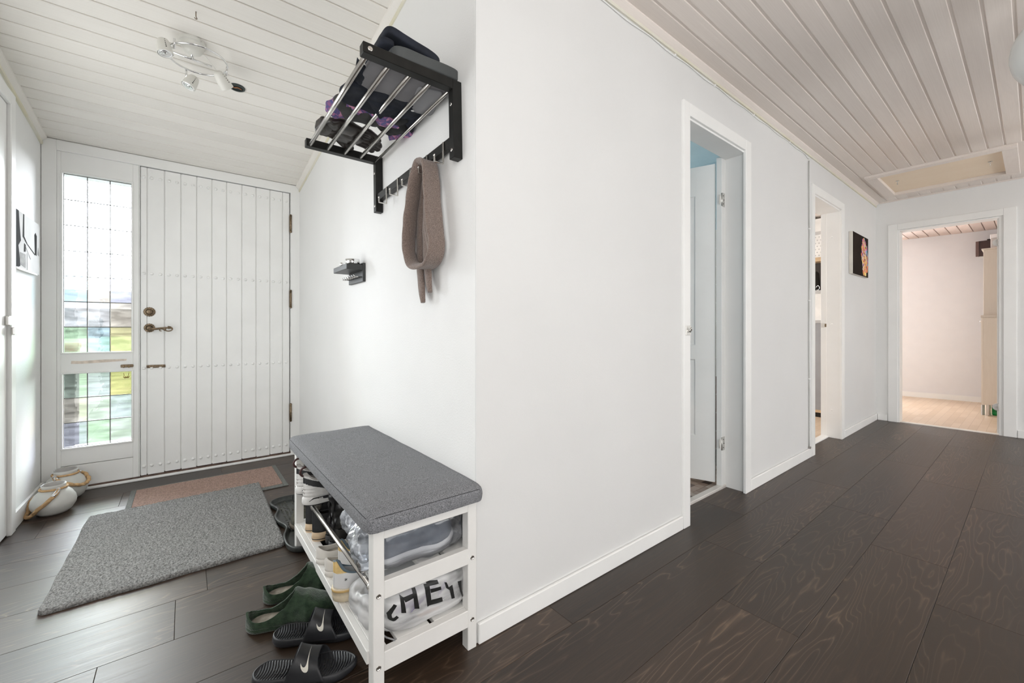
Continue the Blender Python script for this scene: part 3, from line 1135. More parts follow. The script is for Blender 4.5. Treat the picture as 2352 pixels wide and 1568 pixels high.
# bathroom shell
M_blue = mat('pale_blue_paint', (0.46, 0.62, 0.70), 0.7, var=0.02)
M_tile = brick_mat('white_wall_tile', (0.80, 0.79, 0.76), (0.82, 0.81, 0.78), (0.93, 0.93, 0.91), 0.15, 0.143, 0.004, 0.25, 0.0, rot=(R(90), 0, R(90)))
M_brown = brick_mat('brown_wall_tile', (0.22, 0.15, 0.12), (0.28, 0.19, 0.15), (0.5, 0.45, 0.4), 0.15, 0.143, 0.004, 0.3, 0.0, rot=(R(90), 0, R(90)))
bf = struct('floor_bathroom', bx((1.3, YH + WT, -0.05), (3.45, 3.1, -0.004)), mat('mosaic_grout', (0.05, 0.04, 0.035), 0.8))
bm = new()
ms = [mat('mosaic_%d' % i, c, 0.35, var=0.06) for i, c in enumerate([(0.05, 0.033, 0.028), (0.26, 0.19, 0.15), (0.33, 0.25, 0.20), (0.20, 0.14, 0.11), (0.42, 0.35, 0.30), (0.12, 0.08, 0.065)])]
ty = YH + WT + 0.03
row = 0
while ty < 2.3:
    tx = 1.9 + (row % 3) * 0.017
    while tx < 3.0:
        w_ = rnd.choice([0.048, 0.048, 0.098])
        box(bm, (tx + 0.001, ty + 0.001, -0.005), (tx + w_ - 0.001, ty + 0.047, 0.001), mi=rnd.choice([0, 1, 2, 3, 4, 5, 1, 2, 0]))
        tx += w_ + 0.001
    ty += 0.049
    row += 1
o = obj('mosaic_tiles', bm, ms, bf)
o['kind'] = 'stuff'
bm = bx((3.42, YH + WT, 1.80), (3.5, 3.1, 2.45))
box(bm, (1.3, 3.0, 0), (3.5, 3.1, 2.45))
box(bm, (1.25, YH + WT, 0), (1.32, 3.1, 2.45))
struct('wall_bathroom', bm, M_blue)
struct('wall_tiled', bx((3.42, YH + WT, 0.6), (3.5, 3.1, 1.80)), M_tile)
struct('wall_tiled_low', bx((3.42, YH + WT, 0), (3.5, 3.1, 0.6)), M_brown)
struct('ceiling_bathroom', bx((1.25, YH + WT, 2.36), (3.5, 3.1, 2.40)), M_blue)
tb = thing('pedestal_foot', 'white round floor foot showing under the bathroom door', 'stand', (2.50, 1.30, 0))
obj('foot', lathe(new(), [(0, 0), (0.034, 0), (0.036, 0.004), (0.030, 0.010), (0.014, 0.014), (0.0125, 0.02)], (2.515, 1.415, 0.001)), M_trim, tb)
obj('stem', lathe(new(), [(0.0125, 0.01), (0.0125, 0.42), (0.035, 0.43), (0.04, 0.50), (0, 0.50)], (2.515, 1.415, 0.0), n=16), M_trim, tb)

# ------------------------------------------------------------------ door 3 (kitchen)
casing('trim_15', 3.875, 4.60, 0.062, 2.05)
bm = new()
box(bm, (D3[1], YH - 0.002, 0), (D3[1] + 0.03, YH + WT + 0.03, 2.055))
box(bm, (D3[1] - 0.012, YH + 0.0, 0.0), (D3[1], YH + 0.105, 2.05), 0.001)
box(bm, (D3[1] - 0.003, YH + 0.106, 0.0), (D3[1] + 0.012, YH + 0.150, 2.05), 0.001)
box(bm, (D3[0], YH + 0.0, 0.0), (D3[0] + 0.012, YH + 0.16, 2.05), 0.001)
box(bm, (D3[0] + 0.012, YH + 0.0, 2.040), (D3[1] - 0.012, YH + 0.16, 2.052), 0.001)
tr16 = struct('trim_16', bm, M_trim)
obj('screw_cap', lathe(new(), [(0.008, 0), (0.007, 0.002), (0, 0.003)], (D3[1] - 0.012, 1.15, 1.82), (-1, 0, 0), 12), M_trim, tr16)
obj('screw_cap', lathe(new(), [(0.008, 0), (0.007, 0.002), (0, 0.003)], (D3[1] - 0.012, 1.15, 1.03), (-1, 0, 0), 12), M_trim, tr16)
obj('screw_cap', lathe(new(), [(0.008, 0), (0.007, 0.002), (0, 0.003)], (D3[1] - 0.012, 1.15, 0.25), (-1, 0, 0), 12), M_trim, tr16)
bm = bx((D3[1] - 0.0055, 1.206, 1.00), (D3[1] - 0.0025, 1.232, 1.04))
sk = obj('strike', bm, M_hinge, tr16)
obj('strike_hole', bx((D3[1] - 0.006, 1.193, 1.005), (D3[1] - 0.002, 1.205, 1.035)), M_brass, tr16)
struct('trim_17', bx((D3[0], YH + 0.088, -0.01), (D3[1], YH + 0.148, 0.010), 0.003), M_trim)
M_lfl = brick_mat('light_parquet', (0.64, 0.49, 0.35), (0.72, 0.57, 0.43), (0.52, 0.38, 0.27), 0.24, 0.06, 0.0015, 0.35, 0.5)
struct('floor_kitchen', bx((3.5, 1.2022, -0.05), (6.4, 4.2, 0.0)), M_lfl)
M_kw = mat('white_cabinet', (0.86, 0.86, 0.85), 0.4)
M_kg = mat('grey_panel', (0.32, 0.33, 0.35), 0.5, var=0.04)
M_kgl = mat('light_grey_edge', (0.52, 0.52, 0.52), 0.45)
M_kd = mat('dark_niche', (0.06, 0.05, 0.045), 0.5)
M_ko = mat('oak_edge', (0.62, 0.45, 0.28), 0.5)
kx0, kx1, ky0, ky1 = 5.55, 6.3, 1.25, 2.6
kc = thing('kitchen_cabinet', 'tall grey and white kitchen cabinet with open niche seen through the second doorway', 'cabinet', (kx0, 1.9, 0))
for nm, z0, z1, m, dx in (('plinth', 0.0, 0.055, M_dark, 0.03), ('oak_edge', 0.055, 0.085, M_ko, 0), ('side_panel', 0.085, 1.055, M_kg, 0), ('worktop', 1.055, 1.085, M_kgl, -0.015), ('upper_panel', 1.085, 1.385, M_kw, 0), ('shelf', 1.385, 1.42, M_kgl, -0.01), ('niche_back', 1.42, 1.745, M_kd, 0.16), ('oak_shelf', 1.745, 1.79, M_ko, 0.01), ('dotted_panel', 1.79, 2.04, M_kw, 0.0), ('top_edge', 2.04, 2.075, M_kgl, -0.01), ('top_panel', 2.075, 2.22, M_kw, 0.0)):
    obj(nm, bx((kx0 + dx, ky0, z0), (kx1, ky1, z1)), m, kc)
bm = new()
for i in range(10):
    for j in range(7):
        yy = 1.40 + i * 0.034 + (j % 2) * 0.017
        lathe(bm, [(0.007, 0), (0.006, 0.001), (0, 0.0012)], (kx0, yy, 1.81 + j * 0.034), (-1, 0, 0), 8)
o = obj('dots', bm, M_kgl, kc)
o['kind'] = 'stuff'
obj('niche_side', bx((kx0 + 0.02, 1.25, 1.42), (kx0 + 0.16, 1.47, 1.745)), mat('taupe_side', (0.20, 0.17, 0.15), 0.6), kc)
kt = thing('kettle', 'black kettle with a wire cord standing in the kitchen cabinet niche', 'kettle', (kx0 + 0.08, 1.56, 1.42))
obj('body', lathe(new(), [(0, 0), (0.045, 0), (0.048, 0.05), (0.035, 0.20), (0.02, 0.22), (0, 0.22)], (kx0 + 0.08, 1.56, 1.42), n=20), M_dark, kt)
obj('cord', tube(new(), [(kx0 + 0.03 + 0.01 * math.cos(a), 1.52 + 0.018 * math.cos(a), 1.45 + 0.025 * math.sin(a)) for a in [R(30) * i for i in range(12)]], 0.003, 6), M_chrome, kt)
kc2 = struct('ceiling_kitchen', bx((3.5, YH + WT, 2.26), (6.4, 4.2, 2.32)), M_hc)
for i in range(9):
    y = YH + WT + 0.02 + i * 0.11
    struct('board', bx((3.5, y, 2.252), (6.3, y + 0.102, 2.262), 0.002), M_hc, kc2)
bm = bx((3.45, YH + WT, 0), (3.52, 4.2, 2.4))
box(bm, (6.3, YH + WT, 0), (6.4, 4.2, 2.4))
box(bm, (3.45, 4.1, 0), (6.4, 4.2, 2.4))
struct('wall_kitchen', bm, M_wall2)

# cable duct beside door 3 and wire below the ceiling trim
cd = thing('wall_cable', 'thin grey cable running down the hall wall beside the second doorway', 'cable', (3.757, YH, 0.08))
obj('cable', tube(new(), [(3.757 + 0.004 * math.sin(z * 5), YH - 0.006, z) for z in [0.075 + 0.1 * i for i in range(23)]], 0.0042, 8), mat('grey_cable', (0.52, 0.52, 0.50), 0.5), cd)
for z in (0.6, 1.2, 1.75):
    obj('clip', bx((3.748, YH - 0.013, z), (3.768, YH, z + 0.008), 0.001), M_trim, cd)
obj('plug_end', bx((3.748, YH - 0.016, 0.068), (3.770, YH, 0.084), 0.002), mat('grey_plug', (0.28, 0.26, 0.24), 0.6), cd)
cw = thing('ceiling_wire', 'thin white wire clipped along the hall wall just below the ceiling', 'cable', (2.5, YH, 2.3))
obj('wire', tube(new(), [(0.9 + 2.86 * i / 60, YH - 0.004, 2.302 + 0.004 * math.sin(i * 0.9) + (0.0 if i < 59 else -0.01)) for i in range(61)], 0.0026, 6), M_trim, cw)
for x in (1.85, 2.25, 2.75, 3.35):
    obj('clip', bx((x, YH - 0.010, 2.297), (x + 0.008, YH, 2.308)), M_trim, cw)

# colourful canvas on the hall wall
cv = thing('canvas_picture', 'black canvas with a colourful painted profile on the far hall wall', 'picture', (5.13, YH, 1.5))
obj('canvas', bx((4.862, YH - 0.030, 1.503), (5.425, YH - 0.001, 1.897), 0.002), [mat('canvas_edge', (0.72, 0.68, 0.62), 0.7), ], cv)
obj('canvas_front', bx((4.866, YH - 0.0312, 1.504), (5.424, YH - 0.0300, 1.896)), mat('canvas_black', (0.022, 0.015, 0.012), 0.9, var=0.15, spec=0.05), cv)
pcol = [(0.85, 0.22, 0.05), (0.95, 0.55, 0.10), (0.70, 0.05, 0.10), (0.12, 0.40, 0.60), (0.60, 0.20, 0.55), (0.95, 0.80, 0.35), (0.10, 0.45, 0.22), (0.85, 0.75, 0.62), (0.35, 0.10, 0.35)]
pms = [mat('paint_%d' % i, c, 0.5, var=0.2, vscale=40) for i, c in enumerate(pcol)]
rr = random.Random(5)
bm = new()
for k in range(330):
    t = rr.random()
    z = 1.508 + 0.36 * t
    # generic head-like mass leaning to the right edge of the canvas
    c0 = 5.265 + 0.030 * math.sin(t * 4.0)
    half_ = 0.050 + 0.075 * math.sin(min(1, t * 1.15) * math.pi) ** 0.8
    off = rr.uniform(-1, 1)
    x = c0 + off * half_ + (0.02 if t < .35 else 0)
    hh = rr.uniform(0.020, 0.060)
    ww = rr.uniform(0.010, 0.024)
    x = min(max(x, 5.09), 5.39)
    if z + hh > 1.888:
        continue
    sk_ = rr.uniform(-0.02, 0.02)
    yy = YH - 0.0313 - 0.000004 * k
    vs = [bm.verts.new((x, yy, z)), bm.verts.new((x + ww, yy, z + hh * .3)), bm.verts.new((x + ww * .6 + sk_, yy, z + hh)), bm.verts.new((x - ww * .6 + sk_, yy, z + hh * .7))]
    f = bm.faces.new(vs)
    if t < .30:
        f.material_index = rr.choice([0, 0, 5, 7, 1, 8, 2])
    elif off > 0.35:
        f.material_index = rr.choice([3, 3, 6, 8, 4, 0])
    else:
        f.material_index = rr.choice([0, 1, 1, 5, 2, 4, 7, 8, 0])
obj('brush_strokes', bm, pms, cv)

# ------------------------------------------------------------------ end doorway and room beyond
bm = new()
yl0, yl1 = E0, E1
for lo, hi in (((0.108, 0), (yl0 - 0.012, 2.10)), ((yl1 + 0.004, 0), (0.985, 2.10)), ((yl0 - 0.012, 2.035), (yl1 + 0.004, 2.10))):
    box(bm, (XE - 0.013, lo[0], lo[1]), (XE + 0.003, hi[0], hi[1]), 0.003, 2)
struct('trim_18', bm, M_trim)
bm = new()
box(bm, (XE + 0.0, yl1 - 0.010, 0.0), (XE + 0.14, yl1, 2.035), 0.001)
box(bm, (XE + 0.0, yl0, 0.0), (XE + 0.14, yl0 + 0.014, 2.035), 0.001)
box(bm, (XE + 0.06, yl0 + 0.014, 0.0), (XE + 0.14, yl0 + 0.028, 2.022), 0.001)
box(bm, (XE + 0.0, yl0 + 0.014, 2.022), (XE + 0.14, yl1 - 0.010, 2.034), 0.001)
t19 = struct('trim_19', bm, M_trim)
for z in (1.80, 0.255):
    bm = new()
    lathe(bm, [(0.034, 0), (0.034, 0.003), (0.030, 0.005), (0.026, 0.0035), (0.012, 0.0035), (0.010, 0.006), (0, 0.006)], (XE + 0.03, yl0 + 0.014, z), (0, 1, 0), 24)
    lathe(bm, [(0.034, 0), (0.034, 0.003), (0.030, 0.005), (0.026, 0.0035), (0.012, 0.0035), (0.010, 0.006), (0, 0.006)], (XE + 0.059, yl0 + 0.024, z), (-1, 0, 0), 24)
    obj('hinge_disc', bm, mat('disc_white', (0.7, 0.69, 0.67), 0.4), t19)
struct('trim_20', bx((XE + 0.01, E0, -0.01), (XE + 0.06, E1, 0.008), 0.003), mat('pale_threshold', (0.82, 0.78, 0.72), 0.4))
struct('floor_room', bx((XE + 0.06, -1.2, -0.05), (9.6, 3.4, 0.0)), M_lfl)
M_pink = mat('pinkish_wall', (0.77, 0.765, 0.775), 0.8, var=0.01)
bm = new()
prism(bm, [(8.32, 1.55), (8.56, -0.9), (8.7, -0.9), (8.46, 1.55)], 0.0, 2.5)
struct('wall_room_far', bm, M_pink)
bm = bx((XE + 0.1, 3.3, 0), (9.6, 3.4, 2.5))
box(bm, (XE + 0.1, -1.3, 0), (9.6, -1.2, 2.5))
box(bm, (8.32, 1.55, 0), (8.42, 1.62, 2.5))
box(bm, (8.4, 2.9, 0), (8.5, 3.4, 2.5))
box(bm, (8.4, 1.6, 0), (8.5, 2.9, 2.5))
struct('wall_room_sides', bm, M_pink)
bm = new()
prism(bm, [(8.308, 1.55), (8.545, -0.9), (8.558, -0.9), (8.319, 1.55)], 0.0, 0.072)
struct('baseboard_room', bm, M_trim)
rc = struct('ceiling_room', bx((XE + 0.1, -1.2, 2.325), (9.6, 3.4, 2.36)), M_back)
M_rc = wood_mat('room_ceiling_board', (0.66, 0.55, 0.50), (0.76, 0.65, 0.60), (0.55, 0.42, 0.37), rough=0.6, rings=6, ringmix=0.2, spec=0.2)
for i in range(22):
    y = -0.42 + i * 0.105
    struct('board', bx((XE + 0.1, y + 0.007, 2.31), (8.6, y + 0.105, 2.326), 0.003), M_rc, rc)
M_birch = wood_mat('birch_cabinet', (0.68, 0.60, 0.50), (0.76, 0.69, 0.60), (0.62, 0.53, 0.43), rough=0.5, rings=7, ringmix=0.25, axis='Z')
tc_ = thing('tall_cabinet', 'tall pale birch cabinet on metal legs in the far room', 'cabinet', (7.4, 0.1, 0))
cxx, cyy = 7.13, 0.388
obj('lower_body', bx((cxx, -0.2, 0.13), (cxx + 0.8, cyy, 1.12), 0.002), M_birch, tc_)
obj('worktop', bx((cxx - 0.008, -0.2, 1.12), (cxx + 0.8, cyy + 0.006, 1.145), 0.002), M_birch, tc_)
obj('upper_body', bx((cxx + 0.10, -0.2, 1.145), (cxx + 0.8, cyy - 0.010, 1.90), 0.002), M_birch, tc_)
obj('top_board', bx((cxx + 0.09, -0.2, 1.90), (cxx + 0.8, cyy + 0.004, 1.915), 0.002), M_birch, tc_)
obj('side_strip', bx((cxx - 0.002, cyy - 0.012, 0.13), (cxx + 0.004, cyy, 1.12)), M_birch, tc_)
for yy in (cyy - 0.045, -0.15):
    for xx in (cxx + 0.04, cxx + 0.74):
        obj('leg', lathe(new(), [(0.022, 0), (0.022, 0.13)], (xx, yy, 0), n=18), M_steel, tc_)
obj('knob', lathe(new(), [(0.006, 0), (0.010, 0.012), (0, 0.016)], (cxx + 0.05, cyy, 1.075), (0, 1, 0), 12), M_chrome, tc_)
ob = thing('storage_box', 'translucent white storage box on top of the birch cabinet', 'box', (cxx + 0.4, 0.15, 1.915))
obj('box_body', bx((cxx + 0.14, -0.15, 1.916), (cxx + 0.6, 0.325, 2.03), 0.004), mat('frosted_box', (0.62, 0.58, 0.55), 0.3), ob)
obj('lid', bx((cxx + 0.135, -0.155, 2.03), (cxx + 0.61, 0.330, 2.075), 0.004), mat('frosted_lid', (0.85, 0.82, 0.80), 0.35), ob)
sp = thing('wall_speaker', 'dark brown box hung high on the far room wall beside the cabinet', 'speaker', (8.35, 0.4, 1.95))
obj('box_body', bx((8.27, 0.24, 1.955), (8.42, 0.478, 2.155), 0.004), mat('dark_brown_box', (0.045, 0.022, 0.02), 0.5), sp)
obj('edge_strip', bx((8.262, 0.470, 1.950), (8.272, 0.500, 2.152), 0.002), mat('brown_strip', (0.12, 0.07, 0.06), 0.4), sp)
obj('bracket', bx((8.30, 0.40, 1.935), (8.34, 0.47, 1.955), 0.003), M_trim, sp)
obj('top_knob', bx((8.27, 0.34, 2.155), (8.33, 0.40, 2.170), 0.003), M_dark, sp)
gb = thing('green_box', 'bright green shiny plastic bin under the birch cabinet', 'box', (7.2, 0.25, 0))
bm = new()
soft_box(bm, (7.33, 0.235, 0.058), (0.26, 0.16, 0.112), n=6, p=9, amp=0.002, seed=3)
obj('bin', bm, mat('green_plastic', (0.01, 0.26, 0.06), 0.25, var=0.35, vscale=25), gb)
obj('tray_base', bx((7.12, 0.10, 0.0), (7.42, 0.33, 0.006)), mat('beige_base', (0.6, 0.5, 0.38), 0.6), gb)
pb = obj('paper_stack', prism(new(), [(7.20, 0.395), (7.25, 0.36), (7.245, 0.35), (7.195, 0.385)], 0.0, 0.115), mat('paper_white', (0.75, 0.74, 0.74), 0.6), label='white folder leaning behind the metal cabinet leg in the far room', cat='folder')

# ------------------------------------------------------------------ globe lamps
M_opal = mat('opal_glass', (0.74, 0.76, 0.75), 0.22, var=0.01)


def globe(x, y, z, r, lab):
    g = thing('globe_lamp', lab, 'lamp', (x, y, z + r))
    obj('globe', lathe(new(), [(r * math.sin(t), r * math.cos(t)) for t in [math.pi * i / 32 for i in range(33)]][1:-1] and [(max(r * math.sin(math.pi * i / 32), 0 if i in (0, 32) else 0.001), r * math.cos(math.pi * i / 32)) for i in range(33)], (x, y, z), n=48), M_opal, g)
    obj('ceiling_fitting', lathe(new(), [(0.06, 0), (0.06, 0.03), (0.045, 0.05)], (x, y, z + r - 0.016), n=24), M_chrome, g)
    obj('stem', cyl(new(), (x, y, z + r), (x, y, ZC + 0.002), 0.012), M_chrome, g)


globe(2.71, -0.098, 2.10, 0.170, 'nearer white glass globe ceiling lamp, half outside the right frame edge')
globe(4.45, -0.125, 2.10, 0.170, 'farther white glass globe ceiling lamp beside the attic hatch')

# ------------------------------------------------------------------ rug, mat
M_rug = mat('grey_rug_pile', (0.13, 0.13, 0.128), 0.95, var=0.3, vscale=170, bump=0.8, bscale=300, spec=0.1, col2=(0.36, 0.36, 0.35), detail=8)
cor = [Vector((-0.393, 3.037)), Vector((0.370, 3.047)), Vector((0.360, 2.108)), Vector((-0.398, 2.109))]


def rugp(u, v):
    p = cor[0].lerp(cor[1], u).lerp(cor[3].lerp(cor[2], u), v)
    # rounded corners and a slightly wavy outline
    du_ = min(u, 1 - u)
    dv_ = min(v, 1 - v)
    k = 0.035
    x, y = p
    if du_ < k and dv_ < k:
        a, b = (k - du_) / k, (k - dv_) / k
        L = math.hypot(a, b)
        if L > 1:
            sx = 1 if u < .5 else -1
            sy = -1 if v < .5 else 1
            x += sx * (a - a / L) * k * 0.76
            y += sy * (b - b / L) * k * 0.93
    x += 0.004 * noise.noise(Vector((x * 6, y * 9, 0))) * (1 if du_ < 0.05 else 0)
    y += 0.005 * noise.noise(Vector((x * 7, y * 6, 4))) * (1 if dv_ < 0.05 else 0)
    e = min(1.0, du_ * 0.76 / 0.008, dv_ * 0.93 / 0.008)
    wv = 0.004 * noise.noise(Vector((x * 4, y * 16, 9))) + 0.0025 * noise.noise(Vector((x * 120, y * 150, 2))) + rr.uniform(-0.0035, 0.0035)
    rib = -0.004 * max(0, 1 - abs(((y + 0.02 * noise.noise(Vector((x * 3, 0, 0)))) % 0.31) - 0.15) / 0.012) * max(0, noise.noise(Vector((x * 7, y * 3, 5))) + 0.2)
    z = 0.009 + (0.009 + wv * 0.8 + rib) * (max(e, 0) ** 0.5)
    return Vector((x, y, z))


bm = new()
V = grid(bm, rugp, 190, 230)
loop = [V[i][0] for i in range(191)] + [V[190][j] for j in range(1, 231)] + [V[i][230] for i in range(189, -1, -1)] + [V[0][j] for j in range(229, 0, -1)]
lows = [bm.verts.new((v.co.x, v.co.y, 0.001)) for v in loop]
for k in range(len(loop)):
    k2 = (k + 1) % len(loop)
    bm.faces.new((loop[k], loop[k2], lows[k2], lows[k]))
obj('rug', bm, M_rug, label='grey short pile rug lying on the porch floor before the door mat', cat='rug')

mt = thing('door_mat', 'brown ribbed door mat with dark grey border by the front door', 'mat', (0.13, 3.15, 0))
M_mb = mat('mat_border', (0.14, 0.145, 0.135), 0.85, var=0.25, vscale=120)
M_mr = mat('mat_rib', (0.36, 0.245, 0.205), 0.9, var=0.25, vscale=150, bump=0.4)
mx0, mx1, my0, my1 = -0.256, 0.512, 2.912, 3.397
b_ = 0.026
for lo, hi in (((mx0, my0), (mx0 + b_, my1)), ((mx1 - b_, my0), (mx1, my1)), ((mx0 + b_, my0), (mx1 - b_, my0 + b_ + 0.02)), ((mx0 + b_, my1 - b_ * 0.5), (mx1 - b_, my1))):
    obj('border_strip', bx((lo[0], lo[1], 0.0005), (hi[0], hi[1], 0.007), 0.002), M_mb, mt)
bm = bx((mx0 + b_, my0 + b_, 0.0005), (mx1 - b_, my1 - b_ * .5, 0.003))
obj('backing', bm, mat('mat_backing', (0.025, 0.015, 0.012), 0.9), mt)
bm = new()
y = my0 + b_ + 0.022
while y < my1 - b_ * 0.5 - 0.004:
    box(bm, (mx0 + b_ + 0.001, y, 0.003), (mx1 - b_ - 0.001, y + 0.0105, 0.0100))
    y += 0.0175
o = obj('ribs', bm, M_mr, mt)
o['kind'] = 'stuff'

# ------------------------------------------------------------------ two ceramic lantern pots with rope handles
M_cer = mat('white_ceramic', (0.60, 0.60, 0.57), 0.4, var=0.05, vscale=12)
M_rope = mat('tan_rope', (0.50, 0.32, 0.16), 0.85, var=0.2, vscale=80, bump=0.5)
M_gl = mat('glazed_grey_inside', (0.42, 0.40, 0.38), 0.25, var=0.1)


def pot(c, r, h, ang, label, rr0=0.53, hs=1.0, drop=True):
    t = thing('lantern_pot', label, 'pot', (c[0], c[1], 0), group='ceramic pots with rope handles')
    rm = r * rr0
    prof = [(0, 0.001), (r * .62, 0.001), (r * .80, h * .10), (r * .97, h * .28), (r, h * .40), (r * .95, h * .54), (r * .80, h * .70), (r * .63, h * .80), (rm * 1.0, h * .85), (rm * .97, h * .93), (rm * 1.03, h), (rm * .98, h * 1.005), (rm * .92, h * .98), (rm * .90, h * .85), (r * .60, h * .76), (r * .88, h * .5), (r * .85, h * .25), (0, h * .1)]
    obj('pot_body', lathe(new(), prof, (0, 0, 0), n=48), M_cer, t, local=True)
    obj('glass_liner', lathe(new(), [(0, h * .35), (rm * .80, h * .35), (rm * .85, h * .8), (rm * .87, h * 1.02), (rm * .93, h * 1.03), (rm * .90, h * .97), (rm * .86, h * .6)], (0, 0, 0), n=40), M_gl, t, local=True)
    tw = lambda k: (lambda i, a: 1 + 0.22 * math.cos(3 * (a - i * k)))
    N = 96
    pts = [((rm + 0.004) * math.cos(2 * math.pi * i / N), (rm + 0.004) * math.sin(2 * math.pi * i / N), h * .875) for i in range(N)]
    obj('collar_cord', tube(new(), pts, 0.0055, 12, closed=True), M_rope, t, local=True)
    # handle hangs down on one side
    bm = new()
    d = Vector((math.cos(ang), math.sin(ang), 0))
    s = Vector((-d.y, d.x, 0))
    P = []
    n = 110
    for i in range(n + 1):
        u = -1 + 2 * i / n
        a_ = u * math.pi / 2
        side = math.sin(a_)
        fwd = math.cos(a_)
        hh = h * 0.87 - (h * 0.87 - (0.012 if drop else h * .50)) * fwd ** 0.8
        # belly radius at that height, then keep clear of it
        prof_r = [(0.0, r * .64), (0.1, r * .82), (0.28, r * .98), (0.4, r * 1.0), (0.54, r * .96), (0.7, r * .81), (0.8, r * .65), (0.9, rm), (1.0, rm)]
        br = lerp_tab(prof_r, min(1, max(0, hh / h))) + 0.010
        reach = (r * 1.12) * fwd
        sd = (rm + 0.006) * side * (1 + 0.25 * fwd)
        q = Vector((reach, sd, 0))
        if q.length < br:
            q = q * (br / max(q.length, 1e-5))
        P.append(d * q.x + s * q.y + Vector((0, 0, hh)))
    for _ in range(6):
        P = [P[0]] + [(P[k - 1] + P[k] * 2 + P[k + 1]) / 4 for k in range(1, len(P) - 1)] + [P[-1]]
    tube(bm, P, 0.0088, 12, prof=lambda i, a: 1 + 0.16 * math.cos(3 * (a - i * 0.16)))
    hd = obj('rope_handle', bm, M_rope, t, local=True)
    for q, q2 in ((P[0], P[6]), (P[-1], P[-7])):
        bm = new()
        tube(bm, [q, q.lerp(q2, .5), q2], 0.0098, 14)
        tube(bm, [q + Vector((0.008 * math.cos(a), 0, 0.008 * math.sin(a))) for a in [R(30) * i for i in range(12)]], 0.0018, 6, closed=True)
        obj('metal_ferrule', bm, M_chrome, t, local=True)
    return t


pot((-0.553, 3.268), 0.088, 0.152, R(205), 'front white round ceramic pot with tan rope handle in the porch corner')
pot((-0.545, 3.500), 0.094, 0.165, R(-35), 'rear white round ceramic pot behind its twin, against the front door frame', drop=False)

# ------------------------------------------------------------------ boot tray
M_tray = mat('black_rubber_tray', (0.028, 0.032, 0.030), 0.35, var=0.3, vscale=60, bump=0.1)
TP = [(0.402, 1.992), (0.368, 2.018), (0.353, 2.065), (0.353, 2.12), (0.358, 2.17), (0.372, 2.215), (0.385, 2.250), (0.382, 2.285), (0.366, 2.33), (0.358, 2.38), (0.360, 2.43), (0.374, 2.47), (0.386, 2.505), (0.382, 2.54), (0.368, 2.58), (0.364, 2.62), (0.378, 2.652), (0.415, 2.672), (0.455, 2.676), (0.50, 2.668), (0.545, 2.655), (0.60, 2.668), (0.65, 2.672), (0.682, 2.645), (0.690, 2.60), (0.680, 2.50), (0.686, 2.40), (0.694, 2.30), (0.684, 2.2), (0.690, 2.09), (0.680, 2.03), (0.64, 1.998), (0.585, 1.990), (0.54, 2.004), (0.49, 2.004), (0.445, 1.990)]
# smooth outline (Chaikin)
for _ in range(2):
    n = len(TP)
    TP = [p for i in range(n) for p in ((TP[i][0] * .75 + TP[(i + 1) % n][0] * .25, TP[i][1] * .75 + TP[(i + 1) % n][1] * .25), (TP[i][0] * .25 + TP[(i + 1) % n][0] * .75, TP[i][1] * .25 + TP[(i + 1) % n][1] * .75))]
tcx, tcy = 0.525, 2.33
bm = new()


def tring(off, z):
    out = []
    n = len(TP)
    for i in range(n):
        a, b = Vector(TP[i - 1]), Vector(TP[(i + 1) % n])
        t = (b - a).normalized()
        nrm = Vector((t.y, -t.x))
        p = Vector(TP[i])
        if nrm.dot(p - Vector((tcx, tcy))) < 0:
            nrm = -nrm
        q = p + nrm * off
        out.append(bm.verts.new((q.x, q.y, z)))
    return out


rg = [tring(-0.010, 0.001), tring(-0.003, 0.004), tring(0.0, 0.024), tring(-0.003, 0.0275), tring(-0.008, 0.0275), tring(-0.010, 0.022), tring(-0.016, 0.006), tring(-0.022, 0.0045)]
for A, B in zip(rg[:-1], rg[1:]):
    for k in range(len(A)):
        f = bm.faces.new((A[k], A[(k + 1) % len(A)], B[(k + 1) % len(A)], B[k]))
        f.smooth = True
bm.faces.new(rg[0])
bm.faces.new(rg[-1][::-1])
tr = obj('boot_tray', bm, M_tray, label='black rubber boot tray with a wavy raised rim half under the bench', cat='tray')
bm = new()
for i in range(16):
    for j in range(38):
        x, y_ = 0.41 + i * 0.0165 + rr.uniform(-.002, .002), 2.04 + j * 0.0162 + rr.uniform(-.002, .002)
        if rr.random() < .8:
            a = rr.uniform(0, math.pi)
            dx, dy = 0.005 * math.cos(a), 0.005 * math.sin(a)
            prism(bm, [(x - dx + dy * .3, y_ - dy - dx * .3), (x + dx + dy * .3, y_ + dy - dx * .3), (x + dx - dy * .3, y_ + dy + dx * .3), (x - dx - dy * .3, y_ - dy + dx * .3)], 0.0044, 0.0062)
o = obj('raised_pattern', bm, mat('worn_tray_pattern', (0.10, 0.10, 0.075), 0.5, var=0.4, vscale=60), tr)
o['kind'] = 'stuff'

